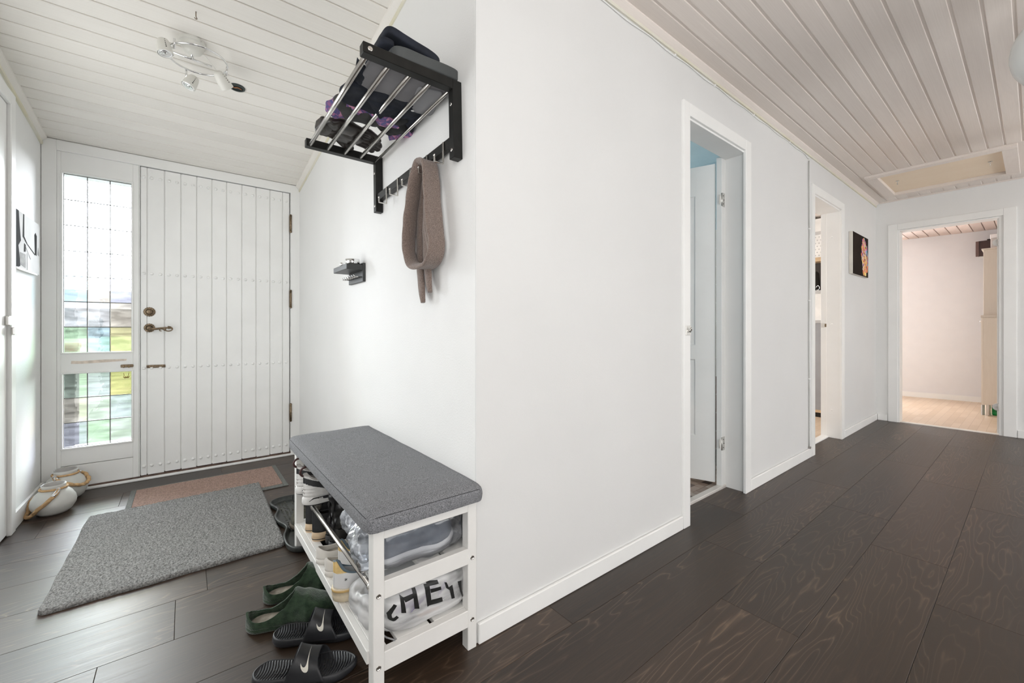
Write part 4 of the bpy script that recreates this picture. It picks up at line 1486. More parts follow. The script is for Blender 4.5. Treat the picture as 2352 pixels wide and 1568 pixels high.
# ------------------------------------------------------------------ bench
BX0, BX1, BY0, BY1 = 0.385, 0.708, 1.073, 2.058
be = thing('shoe_bench', 'white wooden shoe bench with open shelves against the textured corner wall', 'bench', ((BX0 + BX1) / 2, (BY0 + BY1) / 2, 0))
lw, ld = 0.031, 0.034
for x0 in (BX0, BX1 - lw):
    for y0 in (BY0, BY1 - ld):
        z0 = 0.0
        if y0 > 1.5:
            z0 = 0.006
        obj('leg', bx((x0, y0, z0), (x0 + lw, y0 + ld, 0.456), 0.0018), M_bench, be)
for y0 in (BY0, BY1 - 0.024):
    obj('end_rail', bx((BX0 + lw, y0, 0.424), (BX1 - lw, y0 + 0.024, 0.456), 0.0015), M_bench, be)
    obj('end_rail', bx((BX0 + lw, y0, 0.264), (BX1 - lw, y0 + 0.024, 0.312), 0.0015), M_bench, be)
    obj('end_rail', bx((BX0 + lw, y0, 0.072), (BX1 - lw, y0 + 0.024, 0.124), 0.0015), M_bench, be)
for x0 in (BX0 + 0.002, BX1 - 0.022):
    obj('long_rail', bx((x0, BY0 + ld, 0.428), (x0 + 0.020, BY1 - ld, 0.456), 0.0015), M_bench, be)
obj('long_rail', bx((BX0 - 0.006, BY0 + ld * .9, 0.088), (BX0 + 0.012, BY1 - ld * .9, 0.124), 0.0015), M_bench, be)
obj('long_rail', bx((BX1 - 0.020, BY0 + ld, 0.088), (BX1, BY1 - ld, 0.120), 0.0015), M_bench, be)
obj('shelf_slat', bx((BX0 + 0.012, BY0 + 0.024, 0.110), (0.430, BY1 - 0.024, 0.124), 0.001), M_bench, be)
obj('shelf_slat', bx((0.462, BY0 + 0.024, 0.110), (0.560, BY1 - 0.024, 0.124), 0.001), M_bench, be)
obj('shelf_slat', bx((0.575, BY0 + 0.024, 0.110), (BX1 - 0.022, BY1 - 0.024, 0.124), 0.001), M_bench, be)
obj('shelf_slat', bx((0.530, BY0 + 0.024, 0.292), (0.600, BY1 - 0.024, 0.306), 0.001), M_bench, be)
obj('shelf_slat', bx((0.615, BY0 + 0.024, 0.292), (BX1 - 0.004, BY1 - 0.024, 0.306), 0.001), M_bench, be)
obj('seat_board', bx((BX0 + 0.01, BY0 + 0.01, 0.446), (BX1 - 0.01, BY1 - 0.01, 0.4565)), M_bench, be)
bar = obj('shoe_bar', cyl(new(), (0.392, BY0 + 0.03, 0.289), (0.392, BY1 - 0.03, 0.289), 0.0072, 20), M_steel, be)
bm = cyl(new(), (0.392, BY1 - ld - 0.014, 0.289), (0.392, BY1 - ld + 0.002, 0.289), 0.011, 20)
obj('bar_cup', bm, M_steel, bar)
obj('bar_cup', cyl(new(), (0.392, BY0 + ld - 0.002, 0.289), (0.392, BY0 + ld + 0.008, 0.289), 0.010, 20), M_steel, bar)
for x, z in ((0.400, 0.278), (0.692, 0.281), (0.400, 0.089), (0.692, 0.092)):
    bm = lathe(new(), [(0.0068, -0.001), (0.0068, 0.0012), (0.0052, 0.0016), (0.0048, 0.0002), (0.002, 0.0002), (0, 0.0002)], (x, BY0, z), (0, -1, 0), 20)
    s_ = obj('bolt', bm, M_steel, be)

# cushion
M_cush = mat('grey_woven_fabric', (0.115, 0.118, 0.125), 0.9, vscale=420, bump=0.8, bscale=420, spec=0.1, col2=(0.29, 0.295, 0.31), detail=2, sheen=0.1)
bm = new()
cx, cy, cz = (0.364 + 0.724) / 2, (1.052 + 2.078) / 2, 0.4795
hx_, hy_, hz_ = 0.180, 0.513, 0.0235


def cush(u, v):
    return None


t = bmesh.new()
bmesh.ops.create_cube(t, size=2)
bmesh.ops.subdivide_edges(t, edges=t.edges[:], cuts=31, use_grid_fill=True)
mp = {}
for v in t.verts:
    q = v.co
    rx = 0.024
    x = q.x * hx_
    yv = q.y * hy_
    # round plan corners
    cxr, cyr = hx_ - rx, hy_ - rx
    ax, ay = abs(x) - cxr, abs(yv) - cyr
    if ax > 0 and ay > 0:
        L = math.hypot(ax, ay)
        m_ = max(ax, ay)
        if L > 0:
            x = math.copysign(cxr + ax * m_ / L, x)
            yv = math.copysign(cyr + ay * m_ / L, yv)
    edge = min(hx_ - abs(x), hy_ - abs(yv))
    if abs(x) > cxr and abs(yv) > cyr:
        edge = max(0.0, rx - math.hypot(abs(x) - cxr, abs(yv) - cyr))
    rise = 0.010 * min(1, max(0, edge) / 0.10) ** 0.5
    zq = q.z
    if zq > 0:
        rnd_e = max(0, 1 - edge / 0.012)
        z = hz_ * zq + rise * zq - 0.006 * rnd_e * rnd_e * zq
    else:
        z = hz_ * zq
    bulge = 0.003 * (1 - zq * zq)
    if abs(q.x) > .999:
        x += math.copysign(bulge, x)
    if abs(q.y) > .999:
        yv += math.copysign(bulge, yv)
    w = Vector((x, yv, z))
    w += noise.noise_vector(w * 9) * 0.0022
    w.z = max(w.z, -hz_)
    mp[v.index] = bm.verts.new(Vector((cx, cy, cz)) + w)
for f in t.faces:
    g = bm.faces.new([mp[v.index] for v in f.verts])
    g.smooth = True
t.free()
cu = obj('bench_cushion', bm, M_cush, label='grey woven seat cushion lying on the white shoe bench', cat='cushion')
M_seam = mat('dark_seam', (0.03, 0.03, 0.032), 0.9)
from mathutils.bvhtree import BVHTree
b_t = bmesh.new()
b_t.from_mesh(cu.data)
ct_ = BVHTree.FromBMesh(b_t)
b_t.free()


def on_cushion(p, d):
    h_ = ct_.ray_cast(Vector(p), Vector(d))
    return h_[0] if h_[0] else Vector(p)


sp_ = [on_cushion((cx - hx_ - 0.06, cy - hy_ + 0.018 + (2 * hy_ - 0.036) * i / 70, cz + 0.015 + 0.06), (1, 0, -1)) for i in range(71)]
obj('seam', tube(new(), sp_, 0.0009, 6), M_seam, cu)
sp_ = [on_cushion((cx - hx_ + 0.018 + (2 * hx_ - 0.036) * i / 40, cy - hy_ - 0.06, cz + 0.015 + 0.06), (0, 1, -1)) for i in range(41)]
obj('seam', tube(new(), sp_, 0.0009, 6), M_seam, cu)


# ------------------------------------------------------------------ shoe kit
FOOT = [(0.0, 0.60), (0.15, 0.70), (0.35, 0.66), (0.5, 0.72), (0.70, 1.0), (0.85, 0.92), (1.0, 0.70)]


def halfw(u, tab=FOOT):
    u = min(max(u, 0), 1)
    e = 1.0
    if u < 0.13:
        e = math.sqrt(max(0, 1 - (1 - u / 0.13) ** 2))
    if u > 0.74:
        e = math.sqrt(max(0, 1 - ((u - 0.74) / 0.26) ** 2))
    return lerp_tab(tab, u) * e


def outline(L, Wd, off=0.0, n=26, curve=0.0, tab=FOOT):
    us = [0.5 - 0.5 * math.cos(math.pi * i / n) for i in range(n + 1)]
    up_, dn_ = [], []
    for u in us:
        w = Wd / 2 * halfw(u, tab)
        x = u * L
        s = 1 + off / (L / 2)
        xx = L / 2 + (x - L / 2) * s
        yc = curve * math.sin(math.pi * u)
        ww = w + (off if w > 0.004 else 0)
        up_.append((xx, yc + ww))
        dn_.append((xx, yc - ww))
    return up_ + dn_[-2:0:-1]


def sole(bm, L, Wd, levels, curve=0.0, tab=FOOT, zf=None, mi=0):
    """levels: [(z, off, mi)]"""
    rings = []
    for z, off, m_ in levels:
        rings.append([bm.verts.new((x, y, z + (zf(x / L) if zf else 0))) for x, y in outline(L, Wd, off, curve=curve, tab=tab)])
    for i, (A, B) in enumerate(zip(rings[:-1], rings[1:])):
        for k in range(len(A)):
            f = bm.faces.new((A[k], A[(k + 1) % len(A)], B[(k + 1) % len(A)], B[k]))
            f.smooth = True
            f.material_index = levels[i + 1][2]
    for rg_, m_ in ((rings[0], levels[0][2]), (rings[-1], levels[-1][2])):
        n = len(rg_)
        half = (n + 2) // 2
        a = rg_[:half]
        b = [rg_[0]] + rg_[:half - 2:-1]
        b = [rg_[0]] + [rg_[-k] for k in range(1, n - half + 1)] + [rg_[half - 1]]
        for k in range(len(a) - 1):
            vs = [a[k], a[k + 1], b[k + 1], b[k]]
            vs = [v for i_, v in enumerate(vs) if v not in vs[:i_]]
            if len(vs) >= 3:
                try:
                    f = bm.faces.new(vs)
                    f.material_index = m_
                except ValueError:
                    pass
    return rings


def upper(bm, L, Wd, z0, H, op=None, p=0.75, curve=0.0, tab=FOOT, nu=84, nv=36, mifn=None, bump=None, inset=0.003, slope=0.0):
    """H(u) height over z0; op=(u0, u1, half-opening in v) leaves a foot opening whose rim follows the grid"""
    def fn(u, v):
        uu = 0.5 - 0.5 * math.cos(math.pi * u)
        w = Wd / 2 * halfw(uu, tab) - inset
        w = max(w, 0.0006)
        h = H(uu)
        if uu > 0.9:
            h *= 0.35 + 0.65 * math.sqrt(max(0, 1 - ((uu - 0.9) / 0.1) ** 2))
        t = math.pi * v
        c, s = math.cos(t), math.sin(t)
        y = w * math.copysign(abs(c) ** p, c) * (1 - slope * abs(s) ** 2)
        z = h * abs(s) ** p
        x = uu * L * (1 - 2 * inset / L) + inset
        q = Vector((x, curve * math.sin(math.pi * uu) + y, z0 + z))
        if bump:
            q += bump(uu, v, q)
        return q

    def half(u):
        if not op:
            return 0.0
        uu = 0.5 - 0.5 * math.cos(math.pi * u)
        if uu <= op[0] or uu >= op[1]:
            return 0.0
        k = (uu - (op[0] + op[1]) / 2) / ((op[1] - op[0]) / 2)
        return op[2] * (1 - abs(k) ** 3.5) ** 0.5
    cuts = [i / nu for i in range(nu + 1)]
    if op:
        for e in (op[0], op[1]):
            ue = math.acos(1 - 2 * e) / math.pi
            k = min(range(1, nu), key=lambda i: abs(cuts[i] - ue))
            cuts[k] = ue
            cuts[k - 1] = (cuts[k - 2] + ue) / 2 if k > 1 else cuts[k - 1]
            if k < nu - 1:
                cuts[k + 1] = (ue + cuts[k + 2]) / 2
    hn = nv // 2
    for side in (0, 1):
        V = []
        for u in cuts:
            o = half(u)
            row = []
            for j in range(hn + 1):
                v = (j / hn) * (0.5 - o)
                if side:
                    v = 1 - v
                row.append(bm.verts.new(fn(u, v)))
            V.append(row)
        for i in range(len(cuts) - 1):
            for j in range(hn):
                f = bm.faces.new((V[i][j], V[i + 1][j], V[i + 1][j + 1], V[i][j + 1]))
                f.smooth = True
    bmesh.ops.remove_doubles(bm, verts=bm.verts[:], dist=1e-5)
    if mifn:
        for f in bm.faces:
            c = f.calc_center_median()
            f.material_index = mifn(c.x / L, (c.z - z0), c.y)
    return bm


def hfun(tab):
    return lambda u: lerp_tab(tab, u)


M_wleather = mat('white_knit', (0.70, 0.69, 0.67), 0.6, var=0.06, vscale=60)
M_offw = mat('offwhite_rubber', (0.72, 0.69, 0.64), 0.5, var=0.05, vscale=30)
M_blk = mat('black_mesh', (0.02, 0.02, 0.022), 0.6, var=0.2, vscale=60)
M_blkl = mat('black_leather', (0.012, 0.012, 0.013), 0.28, var=0.2, vscale=20, bump=0.15, bscale=60)
M_gry = mat('grey_lining', (0.40, 0.38, 0.36), 0.8)
M_maroon = mat('maroon_loop', (0.06, 0.022, 0.02), 0.6)
M_tansole = mat('tan_crepe_sole', (0.66, 0.50, 0.33), 0.6, var=0.08, vscale=40)
M_whitefab = mat('warm_white_canvas', (0.76, 0.73, 0.68), 0.7, var=0.04)
M_insole = mat('beige_insole', (0.44, 0.40, 0.34), 0.85, var=0.15, vscale=30)
M_gl_ = mat('glitter_cloth', (0.10, 0.09, 0.08), 0.35, 0.5, vscale=350, col2=(0.55, 0.52, 0.47), bump=1.0, bscale=400)


# white and black sneakers on the upper bar
def sneaker(loc, rz, label):
    t = thing('sneaker', label, 'shoe', loc, group='white and black sneakers')
    t.rotation_euler = (0, 0, rz)
    L, Wd = 0.285, 0.098
    bm = new()
    sole(bm, L, Wd, [(0.0, -0.006, 1), (0.004, -0.001, 1), (0.006, 0.0, 1), (0.012, 0.002, 0), (0.028, 0.001, 0), (0.034, -0.003, 0), (0.036, -0.006, 0)], zf=lambda u: 0.004 * max(0, u - .8) * 10 * max(0, u - .8) + (0.006 if u < .35 else 0.006 * max(0, 1 - (u - .35) / .3)) * 0)
    obj('sole', bm, [M_wleather, M_blk], t, local=True)

    def mf(u, z, y):
        s = z / 0.10
        if u < 0.34:
            lo = 0.52 - 1.1 * max(0, u - 0.02)
            if lo < s < lo + 0.22:
                return 1
            if s > 0.93:
                return 1
        elif u < 0.72 and 0.1 < s < 0.45 and (u * 40) % 2 < 1:
            return 1
        return 0

    def bp(u, v, q):
        return Vector((-0.0016 * math.sin((q.z) * 2 * math.pi / 0.013) * (1 if u < .3 and q.z < 0.075 else 0), 0, 0))
    bm = new()
    upper(bm, L, Wd, 0.034, hfun([(0, 0.088), (0.18, 0.082), (0.38, 0.080), (0.62, 0.050), (0.8, 0.036), (1, 0.03)]), op=(0.04, 0.36, 0.26), mifn=mf, bump=bp, slope=0.0, nu=120, nv=84)
    o = obj('upper', bm, [M_wleather, M_blk], t, local=True)
    solid(o, 0.005)
    bm = new()
    upper(bm, L * .96, Wd * .88, 0.036, hfun([(0, 0.09), (0.18, 0.085), (0.38, 0.082), (0.62, 0.048), (0.8, 0.034), (1, 0.03)]), op=(0.05, 0.35, 0.24))
    obj('lining', bm, M_gry, t, local=True)
    bm = new()
    tube(bm, [(0.012 - 0.020 * math.sin(a), 0, 0.112 + 0.020 * (1 - math.cos(a)) * .9) for a in [R(180) * i / 12 for i in range(13)]], 0.0042, 8)
    obj('heel_loop', bm, M_maroon, t, local=True)
    bm = new()
    for i in range(5):
        x = 0.115 + i * 0.020
        z = 0.112 - i * 0.011
        tube(bm, [(x, -0.022, z - 0.006), (x + 0.004, 0, z + 0.004), (x, 0.022, z - 0.006)], 0.0026, 8)
    obj('laces', bm, M_blk, t, local=True)
    bm = new()
    prism(bm, [(0.016, 0.020), (0.090, 0.022), (0.090, 0.033), (0.030, 0.033)], -0.0015, 0.0, T=lambda x, z, y: (x, -(Wd / 2 * halfw(x / L)) - 0.0022 + y, z))
    lb = obj('side_label', bm, M_blk, t, local=True)
    Mx = Matrix.Translation(Vector((0.058, -(Wd / 2 * 0.70) - 0.0052, 0.0275))) @ Matrix.Rotation(R(90), 4, 'X')
    text_obj('AIR', 0.010, 0.0004, M_wleather, lb, Mx, bold=0.0003)
    return t


sneaker((0.360, 1.900, 0.297), R(2), 'far white and black sneaker with dark heel loop on the upper bench bar')
sneaker((0.358, 1.765, 0.297), R(1), 'near white and black sneaker lettered AIR on the upper bench bar')


# tan-soled dark ankle shoes on the lower shelf
def ankle(loc, label, glit):
    t = thing('ankle_boot', label, 'shoe', loc, group='tan soled ankle boots')
    L, Wd = 0.25, 0.082
    bm = new()
    sole(bm, L, Wd, [(0.0, -0.004, 1), (0.008, -0.001, 1), (0.0081, -0.001, 2), (0.012, -0.001, 2), (0.0121, 0.0, 0), (0.036, -0.002, 0), (0.038, -0.006, 0)], zf=None)
    obj('sole', bm, [M_tansole, M_tansole, M_blk], t, local=True)
    bm = new()
    upper(bm, L, Wd, 0.036, hfun([(0, 0.098), (0.2, 0.092), (0.36, 0.085), (0.6, 0.05), (0.8, 0.038), (1, 0.03)]), op=(0.05, 0.34, 0.25), slope=0.12)
    o = obj('upper', bm, M_blk, t, local=True)
    solid(o, 0.004)
    if glit:
        bm = new()
        grid(bm, lambda u, v: Vector((0.015 + 0.028 * (1 - math.cos(2 * math.pi * v)) * 0.9, 0.034 * math.sin(2 * math.pi * v), 0.095 + 0.06 * u + 0.003 * math.sin(14 * v))), 6, 32, closed_v=True)
        o = obj('shaft_cuff', bm, M_gl_, t, local=True)
        o['label'] = 'glittering silver cuff'
        solid(o, 0.003)
    return t


ankle((0.398, 1.915, 0.124), 'far black ankle boot with tan sole and glittery cuff on the lower shelf', True)
ankle((0.402, 1.818, 0.124), 'near black ankle boot with tan sole on the lower shelf', False)


# black platform boots
def pboot(loc, label):
    t = thing('platform_boot', label, 'shoe', loc, group='black leather platform boots')
    L, Wd = 0.235, 0.080
    bm = new()
    sole(bm, L, Wd, [(0.0, -0.003, 0), (0.004, 0.0, 0), (0.034, 0.0, 0), (0.036, -0.002, 0), (0.036, -0.005, 0)])
    obj('sole', bm, mat('black_rubber', (0.015, 0.015, 0.016), 0.5), t, local=True)
    bm = new()
    upper(bm, L, Wd, 0.035, hfun([(0, 0.07), (0.25, 0.070), (0.4, 0.062), (0.62, 0.046), (0.8, 0.042), (1, 0.034)]), op=(0.05, 0.32, 0.3))
    o = obj('upper', bm, M_blkl, t, local=True)
    solid(o, 0.003)
    bm = new()

    def sf(u, v):
        a = 2 * math.pi * v
        fold = 0.0035 * math.sin(u * 17 + 1.2 * math.sin(a)) * (1 if u < .9 else 0.3)
        rx = 0.034 + 0.004 * u + fold
        ry = 0.028 + 0.003 * u + fold
        return Vector((0.044 + rx * math.cos(a) + 0.006 * math.sin(u * 5), ry * math.sin(a), 0.085 + 0.145 * u))
    grid(bm, sf, 36, 28, closed_v=True)
    o = obj('shaft', bm, M_blkl, t, local=True)
    solid(o, 0.003)
    bm = new()
    tube(bm, [(0.010, -0.008 + 0.0, 0.215), (0.004, -0.006, 0.245), (0.010, 0, 0.252), (0.016, 0.006, 0.245), (0.012, 0.008, 0.215)], 0.0032, 8)
    tube(bm, [(0.012 - 0.002 * math.sin(z * 90), -0.02, 0.06 + z) for z in [i * 0.008 for i in range(22)]], 0.0028, 8)
    obj('pull_loop', bm, M_blkl, t, local=True)
    return t


pboot((0.440, 1.760, 0.124), 'far black leather platform boot standing beside the ankle boots')
pboot((0.436, 1.695, 0.124), 'near black leather platform boot beside the white slip-on shoes')


# white slip-on shoes
def slipon(loc, label):
    t = thing('slip_on_shoe', label, 'shoe', loc, group='white slip-on shoes')
    L, Wd = 0.25, 0.088
    bm = new()
    sole(bm, L, Wd, [(0.0, -0.005, 0), (0.003, 0.0, 0), (0.020, 0.001, 0), (0.022, -0.003, 0)])
    obj('sole', bm, M_whitefab, t, local=True)
    bm = new()
    upper(bm, L, Wd, 0.020, hfun([(0, 0.040), (0.25, 0.034), (0.5, 0.040), (0.65, 0.050), (0.8, 0.040), (1, 0.030)]), op=(0.035, 0.66, 0.33), p=0.7, inset=0.0)
    o = obj('upper', bm, M_whitefab, t, local=True)
    solid(o, 0.0035)
    bm = new()
    sole(bm, L * .93, Wd * .86, [(0.022, 0, 0), (0.0245, -0.002, 0)])
    o = obj('insole', bm, M_insole, t, local=True)
    o.location.x = L * 0.035
    return t


slipon((0.376, 1.632, 0.124), 'far white slip-on shoe on the lower shelf beside the black boots')
slipon((0.381, 1.532, 0.124), 'near white slip-on shoe on the lower shelf beside the yellow-tabbed sneaker')

# white, yellow and blue sneakers
M_yel = mat('worn_yellow_suede', (0.72, 0.52, 0.22), 0.7, var=0.2, vscale=30)
M_blu = mat('grey_blue_lining', (0.13, 0.18, 0.22), 0.8, var=0.1)
M_lblu = mat('light_blue_trim', (0.36, 0.45, 0.52), 0.7)
M_wht = mat('white_leather', (0.76, 0.76, 0.76), 0.45, var=0.03)
M_amb = mat('amber_midsole_line', (0.62, 0.42, 0.17), 0.6, var=0.2)
M_beig = mat('yellowed_rubber', (0.70, 0.60, 0.44), 0.6, var=0.15, vscale=25)


def ysneaker(loc, rz, label):
    t = thing('trainer', label, 'shoe', loc, group='white trainers with yellow heel tabs')
    t.rotation_euler = (0, 0, rz)
    L, Wd = 0.285, 0.100
    bm = new()
    sole(bm, L, Wd, [(0.0, -0.006, 0), (0.004, 0.0, 0), (0.022, 0.003, 0), (0.034, 0.002, 0), (0.0345, 0.0035, 1), (0.041, 0.0025, 1), (0.0415, -0.001, 0), (0.044, -0.004, 0)])
    obj('sole', bm, [M_beig, M_amb], t, local=True)

    def mf(u, z, y):
        if u < 0.16 and z > 0.048 and z < 0.082:
            return 1
        if u < 0.45 and z > 0.076 - 0.02 * math.sin(u * 7):
            return 2
        return 0
    bm = new()
    upper(bm, L, Wd, 0.042, hfun([(0, 0.086), (0.10, 0.070), (0.25, 0.056), (0.40, 0.068), (0.6, 0.052), (0.8, 0.038), (1, 0.03)]), op=(0.03, 0.42, 0.31), mifn=mf, slope=0.0, inset=0.002, nu=120, nv=84)
    o = obj('upper', bm, [M_wht, M_yel, M_lblu], t, local=True)
    solid(o, 0.0055)
    bm = new()
    upper(bm, L * .95, Wd * .86, 0.044, hfun([(0, 0.084), (0.10, 0.068), (0.25, 0.053), (0.40, 0.065), (0.6, 0.048), (0.8, 0.034), (1, 0.03)]), op=(0.05, 0.40, 0.30))
    o = obj('lining', bm, M_blu, t, local=True)
    o.location.x = 0.006
    bm = new()
    sole(bm, L * .9, Wd * .8, [(0.044, 0, 0), (0.047, -0.002, 0)])
    o = obj('insole', bm, M_blu, t, local=True)
    o.location.x = 0.012
    bm = new()
    for i in range(4):
        x = 0.135 + i * 0.02
        z = 0.112 - i * 0.010
        tube(bm, [(x, -0.022, z - 0.008), (x + 0.004, 0, z + 0.002), (x, 0.022, z - 0.008)], 0.003, 8)
    obj('laces', bm, M_wht, t, local=True)
    # small stitched mark on the heel
    Mx = Matrix.Translation(Vector((0.030, -(Wd / 2 * 0.66) - 0.0015, 0.074))) @ Matrix.Rotation(R(90), 4, 'X')
    text_obj('ix', 0.011, 0.0008, M_blk, t, Mx)
    return t


ysneaker((0.366, 1.375, 0.124), R(0), 'near white trainer with worn yellow heel tab and blue lining')
ysneaker((0.402, 1.448, 0.150), R(3), 'far white trainer with yellow heel tab, half hidden behind its twin')

# ------------------------------------------------------------------ bagged shoes
from mathutils.bvhtree import BVHTree
M_film = thin_mat('clear_bag_film', (0.95, 0.96, 0.98), gloss=0.03, rough=0.16, diffuse=0.10, dcol=(0.9, 0.93, 1.0), wr=0.5, wscale=9)
M_film2 = thin_mat('frosted_bag_film', (0.95, 0.95, 0.95), gloss=0.02, rough=0.35, diffuse=0.50, dcol=(0.95, 0.95, 0.95), wr=0.3, wscale=8)
M_gb = mat('grey_blue_upper', (0.11, 0.13, 0.16), 0.6, var=0.12, vscale=40)


def bagshoe(loc, rz, label, mu, ms_, group, marks=None):
    t = thing('bagged_shoe', label, 'shoe', loc, group=group)
    t.rotation_euler = (0, 0, rz)
    L, Wd = 0.262, 0.098
    bm = new()
    sole(bm, L, Wd, [(0.0, -0.007, 0), (0.003, -0.001, 0), (0.016, 0.002, 0), (0.0165, 0.0005, 1), (0.019, 0.0005, 1), (0.0195, 0.002, 0), (0.030, 0.0, 0), (0.033, -0.004, 0)], zf=lambda u: 0.010 * max(0, (u - .72) / .28) ** 2)
    obj('sole', bm, [ms_, M_kgl], t, local=True)
    bm = new()
    upper(bm, L, Wd, 0.031, hfun([(0, 0.084), (0.2, 0.078), (0.38, 0.080), (0.6, 0.070), (0.82, 0.052), (1, 0.045)]), op=(0.05, 0.36, 0.25), inset=0.002)
    o = obj('upper', bm, mu, t, local=True)
    solid(o, 0.004)
    if marks:
        for pts_, w_, m_ in marks:
            bm = new()
            for (x0, z0), (x1, z1) in zip(pts_[:-1], pts_[1:]):
                for s_ in (0,):
                    def sy(x, z):
                        return -(Wd / 2 * halfw(x / L) - 0.002) * (max(0.02, 1 - (max(0, z - .031) / 0.078) ** 2.6)) ** 0.4 - 0.002
                    bm2 = [(x0, z0 - w_ / 2), (x1, z1 - w_ / 2), (x1, z1 + w_ / 2), (x0, z0 + w_ / 2)]
                    vs = [bm.verts.new((x, sy(x, z), z)) for x, z in bm2]
                    bm.faces.new(vs)
            o = obj('stripe', bm, m_, t, local=True)
            solid(o, 0.0015, 1)
    return t


M_pur = mat('purple_stripe', (0.16, 0.10, 0.30), 0.6)
M_org = mat('orange_rubber', (0.62, 0.30, 0.18), 0.6)
bagshoe((0.412, 1.158, 0.306), R(2), 'grey blue shoe with white sole inside the clear bag, near one', M_gb, M_wht, 'grey blue shoes in the clear bag')
bagshoe((0.405, 1.262, 0.306), R(-2), 'grey blue shoe with white sole inside the clear bag, rear one', M_gb, M_wht, 'grey blue shoes in the clear bag')
mk = [([(0.03, 0.058), (0.09, 0.062)], 0.018, M_pur), ([(0.075, 0.040), (0.12, 0.062), (0.155, 0.088)], 0.012, M_pur), ([(0.06, 0.092), (0.12, 0.086)], 0.012, M_pur), ([(0.16, 0.055), (0.19, 0.085)], 0.012, M_pur), ([(0.0, 0.012), (0.10, 0.014), (0.19, 0.022), (0.262, 0.040)], 0.008, M_org)]
bagshoe((0.438, 1.158, 0.124), R(1), 'white shoe with purple stripes inside the lettered bag, near one', M_wht, M_wht, 'purple striped white shoes in the lettered bag', mk)
bagshoe((0.435, 1.265, 0.124), R(-1), 'white shoe with purple stripes inside the lettered bag, rear one', M_wht, M_wht, 'purple striped white shoes in the lettered bag', mk)

bm = new()
soft_box(bm, (0.548, 1.208, 0.3715), (0.285, 0.235, 0.128), n=26, p=5, amp=0.006, ns=16, seed=2.0)
cb = obj('shoe_bag', bm, M_film, label='clear plastic bag holding grey blue shoes on the upper shelf', cat='bag')
bm = new()
for k, (c_, s_, sd) in enumerate((((0.405, 1.205, 0.365), (0.075, 0.11, 0.105), 1.0), ((0.418, 1.315, 0.385), (0.07, 0.12, 0.075), 5.0), ((0.402, 1.17, 0.335), (0.055, 0.06, 0.065), 8.0))):
    soft_box(bm, c_, s_, n=14, p=2.6, amp=0.016, ns=24, seed=sd)
o = obj('gathered_end', bm, thin_mat('gathered_film', (0.88, 0.91, 0.95), gloss=0.05, rough=0.2, diffuse=0.30, dcol=(0.85, 0.9, 0.97), wr=0.6, wscale=14), cb)

bm = new()
soft_box(bm, (0.566, 1.208, 0.191), (0.262, 0.232, 0.132), n=26, p=6, amp=0.004, ns=14, seed=6.0)
tree = BVHTree.FromBMesh(bm)
lb = obj('lettered_bag', bm, M_film2, label='white translucent bag with big black letters on the lower shelf', cat='bag')
M_letter = mat('black_print', (0.012, 0.012, 0.012), 0.4)


def printed(poly, nm='letter', sub=3):
    bm = new()
    vs = [bm.verts.new((x, 0.9, z)) for x, z in poly]
    bm.faces.new(vs)
    bmesh.ops.triangulate(bm, faces=bm.faces[:])
    for _ in range(sub):
        bmesh.ops.subdivide_edges(bm, edges=bm.edges[:], cuts=1, use_grid_fill=False)
        bmesh.ops.triangulate(bm, faces=bm.faces[:])
    for v in bm.verts:
        h_ = tree.ray_cast(Vector((v.co.x, 0.9, v.co.z)), Vector((0, 1, 0)))
        v.co.y = (h_[0].y if h_[0] else 1.10) - 0.0012
    return bm


A1 = [(0.468, 0.244), (0.478, 0.234), (0.486, 0.188), (0.472, 0.193)]
A2 = [(0.504, 0.247), (0.515, 0.246), (0.526, 0.183), (0.511, 0.189)]
A3 = [(0.476, 0.234), (0.512, 0.235), (0.512, 0.222), (0.483, 0.219)]
bm = printed(A1)
for q_ in (A2, A3):
    b2 = printed(q_)
    me = bpy.data.meshes.new('x')
    b2.to_mesh(me)
    b2.free()
    bm.from_mesh(me)
obj('letter', bm, M_letter, lb)
bm = printed([(0.541, 0.245), (0.557, 0.243), (0.565, 0.181), (0.551, 0.178)])
for q_ in ([(0.549, 0.249), (0.584, 0.243), (0.587, 0.232), (0.552, 0.236)], [(0.560, 0.226), (0.594, 0.221), (0.596, 0.211), (0.562, 0.214)], [(0.552, 0.180), (0.565, 0.193), (0.598, 0.188), (0.600, 0.175)]):
    b2 = printed(q_)
    me = bpy.data.meshes.new('x')
    b2.to_mesh(me)
    b2.free()
    bm.from_mesh(me)
obj('letter', bm, M_letter, lb)
bm = printed([(0.606, 0.229), (0.614, 0.225), (0.621, 0.208), (0.631, 0.207), (0.630, 0.190), (0.622, 0.200), (0.612, 0.209)])
b2 = printed([(0.622, 0.208), (0.634, 0.210), (0.642, 0.167), (0.631, 0.169)])
me = bpy.data.meshes.new('x')
b2.to_mesh(me)
b2.free()
bm.from_mesh(me)
obj('letter', bm, M_letter, lb)
obj('letter', printed([(0.653, 0.212), (0.668, 0.209), (0.670, 0.176), (0.678, 0.155), (0.673, 0.153), (0.663, 0.175)]), M_letter, lb)


def stroke(pts_, w_):
    bm = None
    for (x0, z0), (x1, z1) in zip(pts_[:-1], pts_[1:]):
        d_ = Vector((x1 - x0, z1 - z0)).normalized() * 0.0015
        n_ = Vector((-(z1 - z0), x1 - x0)).normalized() * w_ / 2
        b2 = printed([(x0 - n_.x - d_.x, z0 - n_.y - d_.y), (x1 - n_.x + d_.x, z1 - n_.y + d_.y), (x1 + n_.x + d_.x, z1 + n_.y + d_.y), (x0 + n_.x - d_.x, z0 + n_.y - d_.y)], sub=2)
        if bm is None:
            bm = b2
        else:
            me = bpy.data.meshes.new('x')
            b2.to_mesh(me)
            b2.free()
            bm.from_mesh(me)
    return bm


